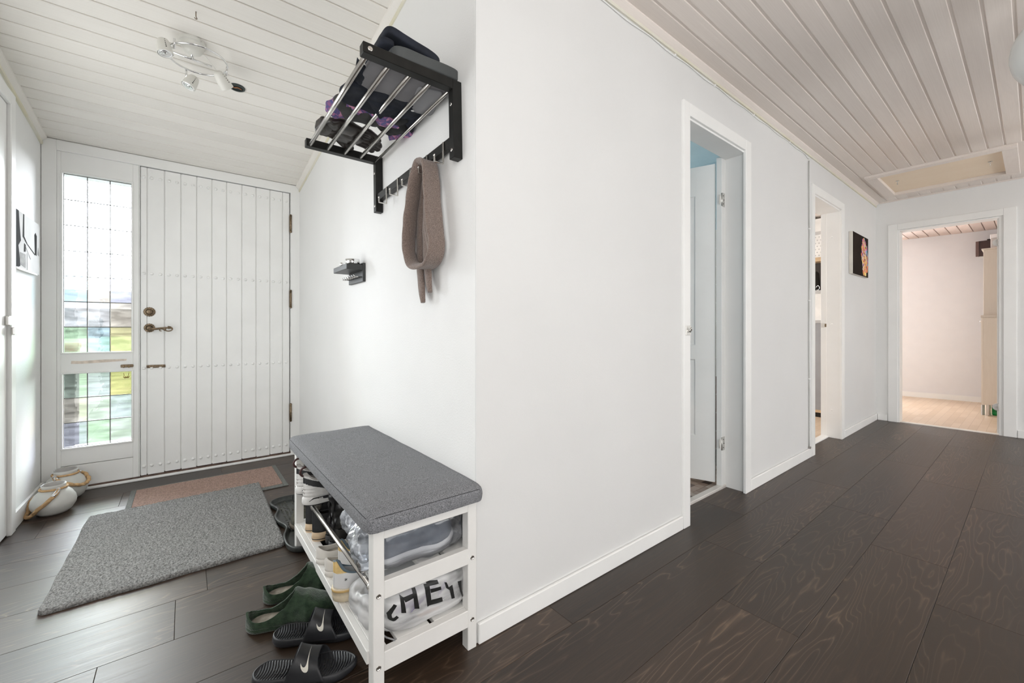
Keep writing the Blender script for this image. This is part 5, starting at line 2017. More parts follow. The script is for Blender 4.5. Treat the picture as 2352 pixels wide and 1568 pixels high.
obj('letter', stroke([(0.456, 0.218), (0.449, 0.206), (0.444, 0.192), (0.446, 0.180), (0.454, 0.177), (0.462, 0.184)], 0.009), M_letter, lb)
bm = new()
soft_box(bm, (0.432, 1.235, 0.170), (0.085, 0.17, 0.085), n=14, p=3.2, amp=0.012, ns=20, seed=12)
obj('gathered_end', bm, M_film2, lb)
bm = new()
tube(bm, [(0.412, 1.312, 0.152), (0.400, 1.285, 0.146), (0.402, 1.245, 0.143), (0.408, 1.205, 0.144), (0.420, 1.15, 0.138), (0.432, 1.10, 0.140), (0.452, 1.088, 0.130)], 0.0022, 8)
box(bm, (0.404, 1.306, 0.148), (0.416, 1.320, 0.160), 0.002)
obj('draw_cord', bm, mat('grey_cord', (0.25, 0.25, 0.26), 0.35), lb)

# ------------------------------------------------------------------ floor shoes: slippers and slides
M_felt = mat('green_felt', (0.018, 0.036, 0.020), 0.97, vscale=45, bump=1.0, bscale=260, spec=0.1, sheen=0.35, col2=(0.045, 0.075, 0.044), detail=8)
M_feltin = mat('felt_insole', (0.30, 0.27, 0.22), 0.95, var=0.2, vscale=60)


def slipper(loc, rz, label, tag_=False):
    t = thing('felt_slipper', label, 'shoe', loc, group='green felt slippers')
    t.rotation_euler = (0, 0, rz)
    L, Wd = 0.275, 0.108
    bm = new()
    sole(bm, L, Wd, [(0.0, -0.006, 0), (0.003, 0.0, 0), (0.014, 0.002, 0), (0.018, 0.0, 0), (0.020, -0.004, 0)])
    obj('sole', bm, M_felt, t, local=True)
    bm = new()

    def bp(u, v, q):
        return noise.noise_vector(q * 60) * 0.0018

    upper(bm, L, Wd, 0.016, hfun([(0, 0.040), (0.10, 0.032), (0.20, 0.036), (0.52, 0.092), (0.64, 0.080), (0.8, 0.062), (1, 0.045)]), op=(0.03, 0.53, 0.345), p=0.68, inset=-0.001, bump=bp, nu=90, nv=40)
    o = obj('upper', bm, M_felt, t, local=True)
    solid(o, 0.006)
    bm = new()
    sole(bm, L * .92, Wd * .86, [(0.020, 0, 0), (0.023, -0.002, 0)])
    o = obj('insole', bm, M_feltin, t, local=True)
    o.location.x = 0.011
    if tag_:
        bm = new()
        prism(bm, [(0.115, 0.052), (0.138, 0.066), (0.138, 0.036), (0.115, 0.024)], 0.0395, 0.0405, T=lambda x, z, y: (x, y, z))
        o = obj('label_tag', bm, mat('cream_tag', (0.62, 0.57, 0.47), 0.8), t, local=True)
    return t


slipper((0.158, 1.600, 0), R(-22), 'nearer green felt slipper with a cream tag inside, heel towards the room', True)
slipper((0.222, 1.725, 0), R(-16), 'farther green felt slipper, partly behind its twin beside the bench')

M_slide = mat('black_foam', (0.022, 0.023, 0.026), 0.42, var=0.15, vscale=30, spec=0.45)
M_sw = mat('cream_rubber_mark', (0.70, 0.68, 0.60), 0.5)
SWO = [(1.0, .66), (.80, .50), (.60, .335), (.44, .21), (.33, .12), (.24, .06), (.15, .025), (.08, .03), (.025, .08), (.0, .16), (.01, .26), (.05, .37), (.11, .47), (.18, .55), (.15, .46), (.13, .38), (.135, .31), (.17, .26), (.23, .24), (.31, .25), (.40, .285), (.55, .375), (.75, .50)]
SFOOT = [(0.0, 0.72), (0.15, 0.80), (0.35, 0.76), (0.5, 0.80), (0.70, 1.0), (0.85, 0.95), (1.0, 0.75)]


def slide(loc, rz, label):
    t = thing('slide_sandal', label, 'shoe', loc, group='black slide sandals')
    t.rotation_euler = (0, 0, rz)
    L, Wd = 0.272, 0.100

    def topz(u):
        return 0.026 + 0.006 * math.cos(min(1, u / .35) * math.pi / 2) + 0.006 * max(0, (u - .8) / .2) ** 2
    bm = new()
    sole(bm, L, Wd, [(0.0, -0.007, 0), (0.004, -0.001, 0), (0.014, 0.0015, 0), (0.024, 0.0, 0), (0.0275, -0.002, 0), (0.0275, -0.0045, 0), (0.020, -0.006, 0)], tab=SFOOT, zf=lambda u: (topz(u) - 0.027))
    # clamp bottom to the ground
    for v in bm.verts:
        v.co.z = max(v.co.z, 0.0)
    so = obj('sole', bm, M_slide, t, local=True)
    bm = new()

    def fb(u, v):
        uu = 0.02 + 0.96 * u
        w = (Wd / 2 * halfw(uu, SFOOT) - 0.006)
        vv = 2 * v - 1
        y = w * vv
        x = uu * L
        ph = (x + 5.5 * y * y) / 0.0072
        edge = max(0, 1 - (1 - abs(vv)) / 0.12)
        e2 = max(0, 1 - min(uu - .02, .98 - uu) / 0.05)
        fl_ = 1 - min(1, max(edge, e2))
        z = topz(uu) - 0.0015 - 0.0035 * (1 - vv * vv) + 0.0015 * math.sin(2 * math.pi * ph) * fl_
        return Vector((x, y, z + 0.0015))
    grid(bm, fb, 300, 20)
    obj('ridged_footbed', bm, M_slide, t, local=True)
    bm = new()
    for i in range(4):
        for j in range(4):
            for x0 in (0.055, 0.185):
                x, y_ = x0 + i * 0.016 + (j % 2) * 0.006, -0.024 + j * 0.013
                zt_ = topz(x / L) - 0.0022
                cyl(bm, (x, y_, zt_ - 0.002), (x, y_, zt_), 0.0024, 8)
    o = obj('drain_holes', bm, M_dark, t, local=True)
    o['kind'] = 'stuff'

    # strap: s runs over the foot, q runs from heel side to toe side
    def strap(s, q):
        a = math.pi * s
        c, sn = math.cos(a), math.sin(a)
        # heel-side edge rises high and reaches less far back at the base
        x_h = 0.090 + 0.030 * sn
        x_t = 0.195 - 0.022 * sn
        x = (x_h + (x_t - x_h) * q)
        w = Wd / 2 * (0.86 + 0.16 * q) + 0.001
        hgt = 0.069 - 0.022 * q + 0.003 * (2 * q - 1) ** 2
        y_ = -w * math.copysign(abs(c) ** 0.62, c)
        z = 0.012 + hgt * abs(sn) ** 0.75
        return Vector((x, y_, z))
    bm = new()
    grid(bm, strap, 40, 14)
    o = obj('strap', bm, M_slide, t, local=True)
    solid(o, 0.0045, -1)
    # the curved cream mark on the outer side of the strap
    ca, sa = math.cos(R(62)), math.sin(R(62))
    bm = new()
    pts2 = []
    for (x, y_) in SWO:
        xx = x - .35
        yy = y_ - .28
        X = xx * ca - yy * sa
        Y = xx * sa + yy * ca
        pts2.append((X, Y))

    def sm(X, Y):
        s = 0.285 + Y * 0.34
        q = 0.52 + X * 0.70
        p0 = strap(s, q)
        d1_ = strap(s + .01, q) - p0
        d2_ = strap(s, q + .01) - p0
        n_ = d1_.cross(d2_).normalized()
        if n_.dot(p0 - Vector((0.14, 0, 0.01))) < 0:
            n_ = -n_
        return p0, n_
    # triangulate the outline by strips between its two long sides
    n_out = 13
    outer = pts2[0:n_out + 1]
    inner = [pts2[0]] + pts2[:n_out - 1:-1]
    vs = [bm.verts.new((x, y_, 0)) for x, y_ in pts2]
    f = bm.faces.new(vs)
    bmesh.ops.triangulate(bm, faces=[f])
    for _ in range(2):
        bmesh.ops.subdivide_edges(bm, edges=bm.edges[:], cuts=1)
        bmesh.ops.triangulate(bm, faces=bm.faces[:])
    for v in bm.verts:
        p0, n_ = sm(v.co.x, v.co.y)
        v.co = p0 + n_ * 0.0042
    o = obj('tick_mark', bm, M_sw, t, local=True)
    solid(o, 0.0015, 0)
    return t


slide((0.148, 1.345, 0), R(-27), 'nearest black slide sandal with a cream tick mark, cut by the lower frame edge')
slide((0.216, 1.478, 0), R(-24), 'farther black slide sandal with a cream tick mark, between slipper and bench')

# dark olive shoe in the tray
M_olive = mat('dark_olive_suede', (0.055, 0.052, 0.036), 0.85, var=0.35, vscale=40)
t = thing('lace_up_shoe', 'dark olive lace-up shoe standing in the black boot tray', 'shoe', (0.490, 2.45, 0.0065))
t.rotation_euler = (0, 0, R(-103))
L, Wd = 0.25, 0.09
bm = new()
sole(bm, L, Wd, [(0.0, -0.004, 0), (0.004, 0, 0), (0.020, 0.001, 0), (0.023, -0.004, 0)])
obj('sole', bm, mat('brown_sole', (0.09, 0.07, 0.05), 0.7), t, local=True)
bm = new()
upper(bm, L, Wd, 0.020, hfun([(0, 0.088), (0.2, 0.080), (0.38, 0.084), (0.62, 0.052), (0.8, 0.040), (1, 0.03)]), op=(0.05, 0.36, 0.26))
o = obj('upper', bm, M_olive, t, local=True)
solid(o, 0.004)
bm = new()
for i in range(5):
    x = 0.108 + i * 0.018
    z = 0.103 - i * 0.010
    tube(bm, [(x, -0.022, z - 0.006), (x + 0.008, 0, z + 0.004), (x, 0.022, z - 0.006)], 0.0024, 8)
for sg in (-1, 1):
    tube(bm, [(0.105 + 0.004 * math.cos(a), sg * (0.018 + 0.018 * math.sin(a / 2)), 0.112 + 0.018 * math.sin(a)) for a in [R(24) * i for i in range(15)]], 0.0022, 8)
obj('laces', bm, M_blk, t, local=True)

# ------------------------------------------------------------------ coat rack
# the rack hangs with a slight slope along the wall
RY0, RY1 = 1.170, 1.893
tl = math.atan(-0.030)
ra = thing('coat_rack', 'black wooden wall coat rack with steel bars and hooks above the bench', 'rack', (XR, RY0, 1.79))
ra.rotation_euler = (tl, 0, 0)


def rp_(name, lo, hi, bev=0.0015, m=M_black, par=None, seg=1):
    """coordinates given as (X, distance along wall, height below/above the top of the near post)"""
    return obj(name, bx((lo[0] - XR, lo[1], lo[2]), (hi[0] - XR, hi[1], hi[2]), bev, seg), m, par or ra, local=True)


for y0 in (0.0, RY1 - RY0 - 0.030):
    rp_('side_arm', (0.392, y0, -0.030), (0.680, y0 + 0.030, 0.002))
    rp_('side_post', (0.680, y0, -0.253), (XR, y0 + 0.030, 0.002))
rp_('hook_rail', (0.686, 0.030, -0.205), (0.706, RY1 - RY0 - 0.030, -0.172))
for k, x in enumerate((0.408, 0.476, 0.545, 0.613, 0.681)):
    z = -0.028 if k < 4 else -0.030
    bm = cyl(new(), (x - XR, 0.026, z + 0.006), (x - XR, RY1 - RY0 - 0.026, z + 0.006), 0.0078 if k < 4 else 0.006, 20)
    obj('steel_bar', bm, M_steel, ra, local=True)
for x, y0, z, ax in ((0.412, 0.0, -0.014, (0, -1, 0)), (0.412, RY1 - RY0 - 0.030, -0.014, (0, -1, 0))):
    obj('bolt', lathe(new(), [(0.0075, -0.001), (0.0075, 0.001), (0.0055, 0.0022), (0.003, 0.001), (0, 0.001)], (x - XR, y0, z), ax, 20), M_steel, ra, local=True)
for y0 in (0.015, RY1 - RY0 - 0.015):
    for z in (-0.075, -0.225):
        obj('bolt', lathe(new(), [(0.006, -0.001), (0.006, 0.001), (0.004, 0.002), (0, 0.0012)], (0.680 - XR, y0, z), (-1, 0, 0), 18), M_steel, ra, local=True)
for yk in (0.075, 0.195, 0.335, 0.455, 0.575):
    bm = new()
    w_ = 0.0045
    y0 = yk
    x_a, x_b = 0.684 - XR, 0.650 - XR
    for seg_ in (((x_a - 0.003, y0 - w_, -0.248), (x_a + 0.000, y0 + w_, -0.176)), ((x_b, y0 - w_, -0.251), (x_a, y0 + w_, -0.248)), ((x_b - 0.002, y0 - w_, -0.251), (x_b + 0.001, y0 + w_, -0.228))):
        box(bm, seg_[0], seg_[1], 0.0008)
    lathe(bm, [(0.0048, 0), (0.0048, 0.003), (0, 0.004)], (x_b, y0, -0.228), (-1, 0, 0), 12)
    obj('hook', bm, M_steel, ra, local=True)


def rz_(y):    # height of the bar tops at wall position y
    return 1.79 - 0.030 * (y - RY0) - 0.016


# things on the rack
M_gshirt = mat('grey_cotton', (0.20, 0.195, 0.205), 0.85, var=0.08, vscale=10, bump=0.1, bscale=500)
M_navy = mat('navy_fleece', (0.010, 0.013, 0.022), 0.9, var=0.3, vscale=30, bump=0.3, bscale=300)
M_bkcl = mat('black_cloth', (0.010, 0.010, 0.011), 0.8, var=0.3, vscale=30, bump=0.3, bscale=200)
M_gk = mat('charcoal_cloth', (0.035, 0.035, 0.034), 0.75, var=0.2, vscale=30, bump=0.3, bscale=200)
M_flo = mat('floral_scarf', (0.26, 0.10, 0.22), 0.85, vscale=42, bump=0.3, bscale=150, col2=(0.62, 0.30, 0.42), detail=2)
# bring blue flowers in through a third ramp colour
for n_ in M_flo.node_tree.nodes:
    if n_.type == 'VALTORGB':
        e_ = n_.color_ramp.elements.new(0.5)
        e_.color = (0.05, 0.09, 0.24, 1)
        e_ = n_.color_ramp.elements.new(0.55)
        e_.color = (0.30, 0.12, 0.28, 1)
M_glove = mat('dark_brown_leather', (0.022, 0.017, 0.014), 0.35, var=0.3, vscale=25, bump=0.4, bscale=40)

f1 = thing('folded_shirt', 'grey folded shirt with a buttoned cuff lying on the rack bars', 'clothing', (0.56, 1.29, rz_(1.29)))
bm = new()
soft_box(bm, (0.565, 1.275, rz_(1.27) + 0.0115), (0.265, 0.185, 0.022), n=18, p=9, amp=0.0025, ns=9, seed=1)
obj('folded_body', bm, M_gshirt, f1)
bm = new()
soft_box(bm, (0.655, 1.315, rz_(1.32) + 0.004), (0.085, 0.17, 0.012), rz=R(-14), n=14, p=8, amp=0.0022, ns=16, seed=4)
obj('cuff', bm, mat('light_grey_cotton', (0.24, 0.24, 0.25), 0.85, bump=0.1), f1)
obj('button', lathe(new(), [(0.0055, 0), (0.0055, 0.002), (0, 0.0025)], (0.640, 1.385, rz_(1.38) - 0.003), (0, 0.2, -1), 14), M_wht, f1)
bm = new()
soft_box(bm, (0.560, 1.43, rz_(1.43) + 0.021), (0.290, 0.17, 0.040), n=20, p=5, amp=0.009, ns=13, seed=9)
# drooping corners between the bars


def flap(bm, a, b, c, d, sag, seed):
    """cloth corner: quad a-b-c-d with sag and ripples, given thickness"""
    a, b, c, d = map(Vector, (a, b, c, d))
    nrm = (b - a).cross(d - a).normalized()

    def f(u, v):
        p = a.lerp(b, u).lerp(d.lerp(c, u), v)
        p += Vector((0, 0, -sag * math.sin(math.pi * u) * math.sin(math.pi * v)))
        p += nrm * (0.004 * noise.noise(Vector((u * 5, v * 5, seed))) + 0.0025 * math.sin(9 * u + 3 * v + seed))
        return p
    for off in (0.0, 0.003):
        grid(bm, lambda u, v: f(u, v) + Vector((0, 0, off)), 12, 12)


Zb = rz_(1.45)
flap(bm, (0.44, 1.38, Zb + 0.01), (0.62, 1.38, Zb + 0.012), (0.600, 1.47, Zb + 0.002), (0.553, 1.475, Zb - 0.020), 0.006, 1)
flap(bm, (0.60, 1.40, Zb + 0.012), (0.70, 1.36, Zb + 0.01), (0.700, 1.400, Zb + 0.004), (0.640, 1.50, Zb + 0.002), 0.004, 2)
flap(bm, (0.62, 1.46, Zb + 0.010), (0.69, 1.43, Zb + 0.012), (0.706, 1.535, Zb - 0.012), (0.66, 1.50, Zb + 0.004), 0.004, 3)
flap(bm, (0.395, 1.23, Zb + 0.010), (0.47, 1.30, Zb + 0.012), (0.46, 1.40, Zb + 0.016), (0.425, 1.37, Zb + 0.010), 0.004, 4)
obj('folded_jumper', bm, M_navy, label='navy folded jumper with drooping corners beside the grey shirt on the rack', cat='clothing')
f3 = obj('charcoal_hat', soft_box(new(), (0.545, 1.555, rz_(1.56) + 0.036), (0.245, 0.135, 0.075), n=18, p=2.8, amp=0.014, ns=12, seed=11), M_gk, label='charcoal knitted hat between the navy jumper and floral scarf', cat='hat')
bm = new()
soft_box(bm, (0.640, 1.545, rz_(1.55) + 0.020), (0.12, 0.15, 0.050), rz=R(20), n=14, p=2.5, amp=0.016, ns=16, seed=15)
obj('black_cap', bm, M_bkcl, label='crumpled black cloth cap near the wall end of the rack', cat='hat')
f4 = bm = new()
P = []
for i in range(40):
    u = i / 39
    a = R(150) + u * R(250)
    P.append(Vector((0.555 + 0.125 * math.cos(a) + 0.02 * math.sin(u * 9), 1.585 + 0.085 * math.sin(a) + 0.012 * math.sin(u * 13), rz_(1.6) + 0.033 + 0.010 * math.sin(u * 7))))
tube(bm, P, [0.025 + 0.014 * abs(math.sin(i * 0.35)) for i in range(40)], 18, prof=lambda i, a: 1 + 0.16 * math.sin(5 * a + i * 0.3))
for v in bm.verts:
    v.co += noise.noise_vector(v.co * 30) * 0.006
    v.co.z = max(v.co.z, rz_(1.6) - 0.004)
obj('floral_scarf', bm, M_flo, label='purple, pink and blue patterned scarf bundled round the hat on the rack', cat='scarf')

gt = None
for gi, (gx, gy, gr, lab) in enumerate(((0.53, 1.775, 0, 'dark brown leather glove nearest the far end arm of the rack'),)):
    bm = new()
    zb = rz_(1.78)
    soft_box(bm, (0.515, 1.755, zb + 0.024), (0.15, 0.115, 0.044), n=14, p=2.6, amp=0.007, ns=18, seed=21)
    soft_box(bm, (0.435, 1.745, zb + 0.030), (0.06, 0.095, 0.050), n=10, p=3.5, amp=0.006, ns=22, seed=22)
    for k, (dy, ln, w_) in enumerate(((0.040, 0.075, 0.0135), (0.013, 0.090, 0.0145), (-0.014, 0.085, 0.0145), (-0.040, 0.065, 0.0125))):
        tube(bm, [(0.575, 1.755 + dy * .9, zb + 0.024), (0.575 + ln * .5, 1.762 + dy * 1.1, zb + 0.026), (0.575 + ln, 1.775 + dy * 1.15, zb + 0.018), (0.575 + ln + 0.008, 1.778 + dy * 1.15, zb + 0.016)], [w_ * 1.1, w_ * 1.1, w_, w_ * .5], 12)
    tube(bm, [(0.500, 1.80, zb + 0.022), (0.530, 1.835, zb + 0.020), (0.570, 1.850, zb + 0.016), (0.578, 1.852, zb + 0.016)], [0.017, 0.0155, 0.0135, 0.006], 12)
    obj('leather_glove', bm, M_glove, label=lab, cat='glove', group='leather gloves')
bm = new()
soft_box(bm, (0.500, 1.695, rz_(1.70) + 0.022), (0.15, 0.085, 0.040), rz=R(12), n=12, p=2.6, amp=0.007, ns=18, seed=31)
for k, (dy, ln) in enumerate(((0.028, 0.07), (0.008, 0.085), (-0.012, 0.08), (-0.030, 0.06))):
    tube(bm, [(0.560, 1.70 + dy, rz_(1.7) + 0.022), (0.560 + ln * .5, 1.712 + dy * 1.1, rz_(1.7) + 0.022), (0.560 + ln, 1.725 + dy * 1.1, rz_(1.7) + 0.016), (0.567 + ln, 1.727 + dy * 1.1, rz_(1.7) + 0.014)], [0.0135, 0.0135, 0.012, 0.006], 12)
obj('leather_glove', bm, M_glove, label='dark brown leather glove nearer the patterned scarf on the rack bars', cat='glove', group='leather gloves')
# flat pile above the near arm
bm = new()
soft_box(bm, (0.600, 1.258, rz_(1.26) + 0.048), (0.235, 0.150, 0.040), rz=R(3), n=14, p=9, amp=0.003, ns=8, seed=41, tilt=('Y', R(-4)))
obj('folded_trousers', bm, mat('dark_grey_twill', (0.07, 0.075, 0.075), 0.8, var=0.1), label='dark grey folded trousers stacked on the grey shirt', cat='clothing')
bm = new()
soft_box(bm, (0.560, 1.262, rz_(1.26) + 0.089), (0.185, 0.150, 0.030), n=14, p=7, amp=0.004, ns=9, seed=42, tilt=('Y', R(9)))
soft_box(bm, (0.475, 1.27, rz_(1.26) + 0.068), (0.05, 0.15, 0.034), n=8, p=4, amp=0.005, ns=15, seed=43)
obj('folded_sweater', bm, M_navy, label='black folded sweater topmost of the pile on the rack', cat='clothing')

# ------------------------------------------------------------------ knitted scarf on the hook rail
M_knit = mat('taupe_knit', (0.12, 0.085, 0.07), 0.95, vscale=430, bump=1.0, bscale=330, spec=0.1, sheen=0.3, col2=(0.33, 0.26, 0.225), detail=2, vstretch=(1, 1, 1.8))


def ribbon(bm, path, wd, hw, th, n=14, nb=8):
    """elliptical strip swept along path; wd: width directions, hw: half widths, th: half thickness"""
    # refine with Catmull-Rom
    def cr(a, b, c, d, t):
        return 0.5 * ((2 * b) + (-a + c) * t + (2 * a - 5 * b + 4 * c - d) * t * t + (-a + 3 * b - 3 * c + d) * t ** 3)
    m = len(path)
    PP, WW, HH = [], [], []
    for i in range(m - 1):
        for k in range(nb):
            t = k / nb
            ia, ib, ic, id_ = max(i - 1, 0), i, i + 1, min(i + 2, m - 1)
            PP.append(cr(path[ia], path[ib], path[ic], path[id_], t))
            WW.append(wd[ib].lerp(wd[ic], t).normalized())
            HH.append(hw[ib] + (hw[ic] - hw[ib]) * t)
    PP.append(path[-1])
    WW.append(wd[-1].normalized())
    HH.append(hw[-1])
    rings = []
    for i, p in enumerate(PP):
        d = (PP[min(i + 1, len(PP) - 1)] - PP[max(i - 1, 0)]).normalized()
        w = (WW[i] - d * WW[i].dot(d)).normalized()
        nn_ = d.cross(w).normalized()
        ring = []
        for k in range(n):
            a = 2 * math.pi * k / n
            c, s = math.cos(a), math.sin(a)
            curl = 0.25 * HH[i] * (c * c)
            ring.append(bm.verts.new(p + w * HH[i] * math.copysign(abs(c) ** .8, c) + nn_ * (th * math.copysign(abs(s) ** .7, s) + curl)))
        rings.append(ring)
    for A, B in zip(rings[:-1], rings[1:]):
        for k in range(n):
            f = bm.faces.new((A[k], A[(k + 1) % n], B[(k + 1) % n], B[k]))
            f.smooth = True
    bm.faces.new(rings[0][::-1])
    bm.faces.new(rings[-1])
    return bm


def Vs(*a):
    return [Vector(q) for q in a]


bm = new()
xs = 0.664
path = Vs((xs, 1.355, 1.572), (xs + .002, 1.320, 1.560), (xs, 1.300, 1.505), (xs - .002, 1.285, 1.42), (xs - .002, 1.270, 1.33), (xs, 1.258, 1.265), (xs - .002, 1.275, 1.222), (xs - .004, 1.325, 1.205), (xs - .006, 1.385, 1.213), (xs - .008, 1.425, 1.245), (xs - .008, 1.437, 1.31), (xs - .006, 1.425, 1.40), (xs - .004, 1.402, 1.49), (xs, 1.372, 1.558), (xs, 1.352, 1.575))
wdv = [Vector((1, 0.15, 0))] * 7 + [Vector((0.9, 0.3, 0.1))] * 2 + [Vector((0.85, 0.5, 0))] * 4 + [Vector((1, 0.1, 0))] * 2
ribbon(bm, path, wdv, [0.030, 0.032, 0.034, 0.036, 0.036, 0.034, 0.034, 0.036, 0.036, 0.036, 0.038, 0.038, 0.036, 0.030, 0.028], 0.010)
# inner returning fold
path = Vs((xs + .012, 1.352, 1.565), (xs + .014, 1.345, 1.50), (xs + .016, 1.352, 1.42), (xs + .014, 1.345, 1.34), (xs + .012, 1.322, 1.27), (xs + .010, 1.31, 1.235))
ribbon(bm, path, [Vector((0.7, 0.7, 0))] * 6, [0.022, 0.026, 0.028, 0.028, 0.026, 0.018], 0.009)
# two tails behind the loop
path = Vs((xs + .022, 1.375, 1.545), (xs + .024, 1.415, 1.47), (xs + .026, 1.440, 1.36), (xs + .026, 1.440, 1.26), (xs + .024, 1.425, 1.17), (xs + .022, 1.405, 1.11), (xs + .022, 1.397, 1.080))
ribbon(bm, path, [Vector((0.25, 1, 0))] * 7, [0.022, 0.028, 0.032, 0.030, 0.030, 0.022, 0.008], 0.008)
path = Vs((xs + .018, 1.365, 1.45), (xs + .020, 1.375, 1.34), (xs + .020, 1.370, 1.25), (xs + .020, 1.358, 1.18), (xs + .020, 1.345, 1.135), (xs + .020, 1.338, 1.115))
ribbon(bm, path, [Vector((0.25, 1, 0))] * 6, [0.022, 0.030, 0.030, 0.026, 0.018, 0.007], 0.008)
for v in bm.verts:
    v.co += noise.noise_vector(v.co * 22) * 0.0028
    v.co.x = min(v.co.x, XR - 0.004)
obj('knitted_scarf', bm, M_knit, label='taupe knitted scarf looped over a hook of the black coat rack', cat='scarf')

# ------------------------------------------------------------------ key shelf
M_grp = mat('graphite_paint', (0.035, 0.036, 0.036), 0.42, var=0.1)
ks = thing('key_shelf', 'small black key shelf with a row of tiny hooks on the textured wall', 'shelf', (XR, 2.2, 1.27))
obj('back_plate', bx((0.699, 2.090, 1.222), (XR, 2.318, 1.316), 0.0015), M_grp, ks)
obj('shelf_board', bx((0.620, 2.090, 1.278), (0.700, 2.318, 1.306), 0.003, 2), M_grp, ks)
for k in range(7):
    y0 = 2.108 + k * 0.032
    bm = new()
    tube(bm, [(0.699, y0, 1.247), (0.672, y0, 1.245), (0.664, y0, 1.247), (0.660, y0, 1.255)], 0.0022, 8)
    tube(bm, [(0.676, y0 - 0.007, 1.2452), (0.674, y0, 1.2452), (0.676, y0 + 0.007, 1.2452)], 0.0022, 8)
    obj('key_hook', bm, M_steel, ks)
ct = thing('steel_tea_light_cup', 'small polished steel bowl standing on the black key shelf', 'bowl', (0.662, 2.135, 1.306))
obj('bowl', lathe(new(), [(0, 0), (0.030, 0), (0.034, 0.004), (0.034, 0.027), (0.031, 0.028), (0.029, 0.020), (0.029, 0.006), (0, 0.005)], (0.662, 2.132, 1.3065), n=40), M_chrome, ct)
ball = obj('steel_ball', lathe(new(), [(0.012 * math.sin(math.pi * i / 12) if 0 < i < 12 else 0, 0.012 - 0.012 * math.cos(math.pi * i / 12)) for i in range(13)], (0.640, 2.235, 1.3062), n=20), M_chrome, label='tiny steel ball on the far end of the key shelf', cat='ornament')

# ------------------------------------------------------------------ porch ceiling spotlight
M_lampw = mat('cream_lamp_enamel', (0.72, 0.71, 0.66), 0.35, var=0.02)
lc = Vector((0.048, 2.412, 2.232))
lp = thing('ceiling_spotlight', 'chrome ring ceiling light with three cream spot heads in the porch', 'lamp', (0.03, 2.37, zp(2.37)))
sn_ = Vector((0, 0.13, -1)).normalized() * -1
bc = Vector((0.026, 2.372, zp(2.372)))
nd = Vector((0, -0.13, -1)).normalized()
bm = new()
lathe(bm, [(0.050, -0.002), (0.050, 0.012), (0.047, 0.014), (0.046, 0.014), (0.044, 0.024), (0.034, 0.044), (0.016, 0.056), (0, 0.058)], bc, nd, 44)
obj('dome', bm, M_lampw, lp)
obj('dome_screw', lathe(new(), [(0.004, 0), (0.003, 0.002), (0, 0.002)], bc + nd * 0.007 + Vector((0.030, -0.040, 0)), Vector((0.6, -0.8, 0)), 10), M_steel, lp)
rgr = 0.121
ring = [lc + Vector((rgr * math.cos(a) * 0.93, rgr * math.sin(a) * 1.02, 0.004 * math.cos(a))) for a in [2 * math.pi * i / 72 for i in range(72)]]
obj('chrome_ring', tube(new(), ring, 0.0042, 12, closed=True), M_chrome, lp)
bm = cyl(new(), (-0.060, 2.402, 2.228), (0.100, 2.424, 2.228), 0.0048, 14)
cyl(bm, bc + nd * 0.055, (0.026, 2.412, 2.228), 0.006, 12)
obj('cross_rod', bm, M_chrome, lp)


def head(top, bot, stem_top, stem_bot, facing):
    top, bot = Vector(top), Vector(bot)
    ax = (bot - top)
    Lh = ax.length
    ax.normalize()
    st_ = obj('arm_joint', cyl(new(), stem_top, stem_bot, 0.0042, 14), M_chrome, lp)
    bm = new()
    lathe(bm, [(0, 0), (0.013, 0.001), (0.019, 0.006), (0.0225, 0.016), (0.0265, 0.038), (0.0295, Lh - 0.002), (0.0290, Lh), (0.0270, Lh), (0.0262, Lh - 0.006)], top, ax, 36)
    cyl(bm, stem_bot, top + ax * 0.026, 0.0032, 10)
    h_ = obj('spot_head', bm, M_lampw, lp)
    bm = new()
    lathe(bm, [(0.0250, Lh - 0.0025), (0.024, Lh - 0.001), (0.021, Lh - 0.001), (0.0205, Lh - 0.003), (0, Lh - 0.003)], top, ax, 32)
    obj('bulb_rim', bm, mat('bulb_white', (0.85, 0.85, 0.84), 0.25), h_)
    bm = new()
    lathe(bm, [(0.0195, Lh - 0.0028), (0.0185, Lh - 0.0015), (0.012, Lh - 0.0022), (0.006, Lh - 0.0022), (0.005, Lh - 0.0010), (0, Lh - 0.0010)], top, ax, 28)
    obj('bulb_lens', bm, M_chrome, h_)
    a, b = frame_of(ax)
    # row of vent holes facing `facing`
    fd = Vector(facing)
    fd = (fd - ax * fd.dot(ax)).normalized()
    for k in range(5):
        hgt = 0.014 + k * 0.0088
        rr_ = 0.0225 + (0.0265 - 0.0225) * (hgt - 0.016) / 0.022 if hgt < 0.038 else 0.0265 + 0.003 * (hgt - 0.038) / (Lh - 0.040)
        c_ = top + ax * hgt + fd * (rr_ + 0.0003)
        obj('vent_hole', lathe(new(), [(0.0013 + 0.0003 * k, -0.001), (0.0013 + 0.0003 * k, 0.0005), (0, 0.0005)], c_, fd, 10), M_dark, h_)
    return h_


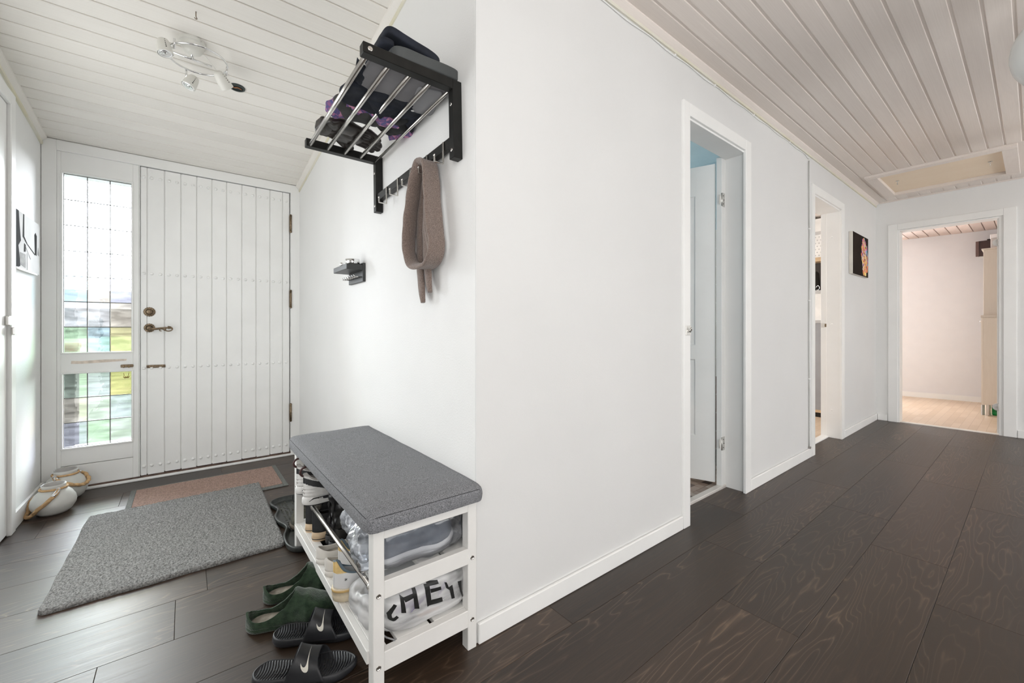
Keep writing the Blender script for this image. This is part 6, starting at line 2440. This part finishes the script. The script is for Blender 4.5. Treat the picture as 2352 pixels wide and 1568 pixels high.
tocam = Vector((0, 0, 0.98)) - lc
head((-0.075, 2.340, 2.236), (-0.066, 2.330, 2.170), (-0.036, 2.315, 2.242), (-0.037, 2.330, 2.206), (0.25, -1, -0.3))
head((0.038, 2.498, 2.190), (0.011, 2.490, 2.131), (0.004, 2.532, 2.236), (0.006, 2.520, 2.186), (0.25, -1, -0.4))
head((0.119, 2.408, 2.204), (0.162, 2.448, 2.158), (0.158, 2.404, 2.240), (0.156, 2.412, 2.200), (0.75, -0.9, 0.1))
obj('lamp_cord', tube(new(), [bc + nd * 0.05 + Vector((0.04, 0.0, 0.012)), (0.092, 2.39, 2.230), (0.119, 2.408, 2.206)], 0.0016, 6), M_lampw, lp)
hk = thing('ceiling_hook', 'tiny brass screw hook in the porch ceiling beside the spotlight', 'hook', (0.036, 2.165, zp(2.165)))
bm = tube(new(), [(0.036, 2.175, zp(2.175) + 0.004), (0.036, 2.175, zp(2.175) - 0.020), (0.040, 2.178, zp(2.17) - 0.028), (0.036, 2.172, zp(2.17) - 0.034), (0.031, 2.170, zp(2.17) - 0.030)], 0.0017, 8)
obj('hook_wire', bm, M_brass, hk)
sc_ = Vector((0.215, 2.60, zp(2.60)))
cs = thing('cable_hole', 'black oval cable hole with a rim in the porch ceiling beside the spotlight', 'fitting', sc_)
bm = new()
n = 28
gridp = []
for rr2, zz in ((0.036, 0.0), (0.035, 0.006), (0.028, 0.007), (0.026, 0.001)):
    gridp.append([bm.verts.new(sc_ + nd * zz + Vector((rr2 * math.cos(2 * math.pi * k / n), rr2 * 0.85 * math.sin(2 * math.pi * k / n), 0.13 * -rr2 * .85 * math.sin(2 * math.pi * k / n)))) for k in range(n)])
for A, B in zip(gridp[:-1], gridp[1:]):
    for k in range(n):
        bm.faces.new((A[k], A[(k + 1) % n], B[(k + 1) % n], B[k]))
bm.faces.new(gridp[-1])
obj('rim', bm, mat('dark_green_plastic', (0.03, 0.04, 0.038), 0.4), cs)
obj('copper_wire', tube(new(), [sc_ + nd * 0.004 + Vector((-0.02 + 0.01 * i, 0.006 * math.sin(i * 2.0), 0)) for i in range(5)], 0.003, 6), mat('copper', (0.45, 0.20, 0.10), 0.4, 0.6), cs)
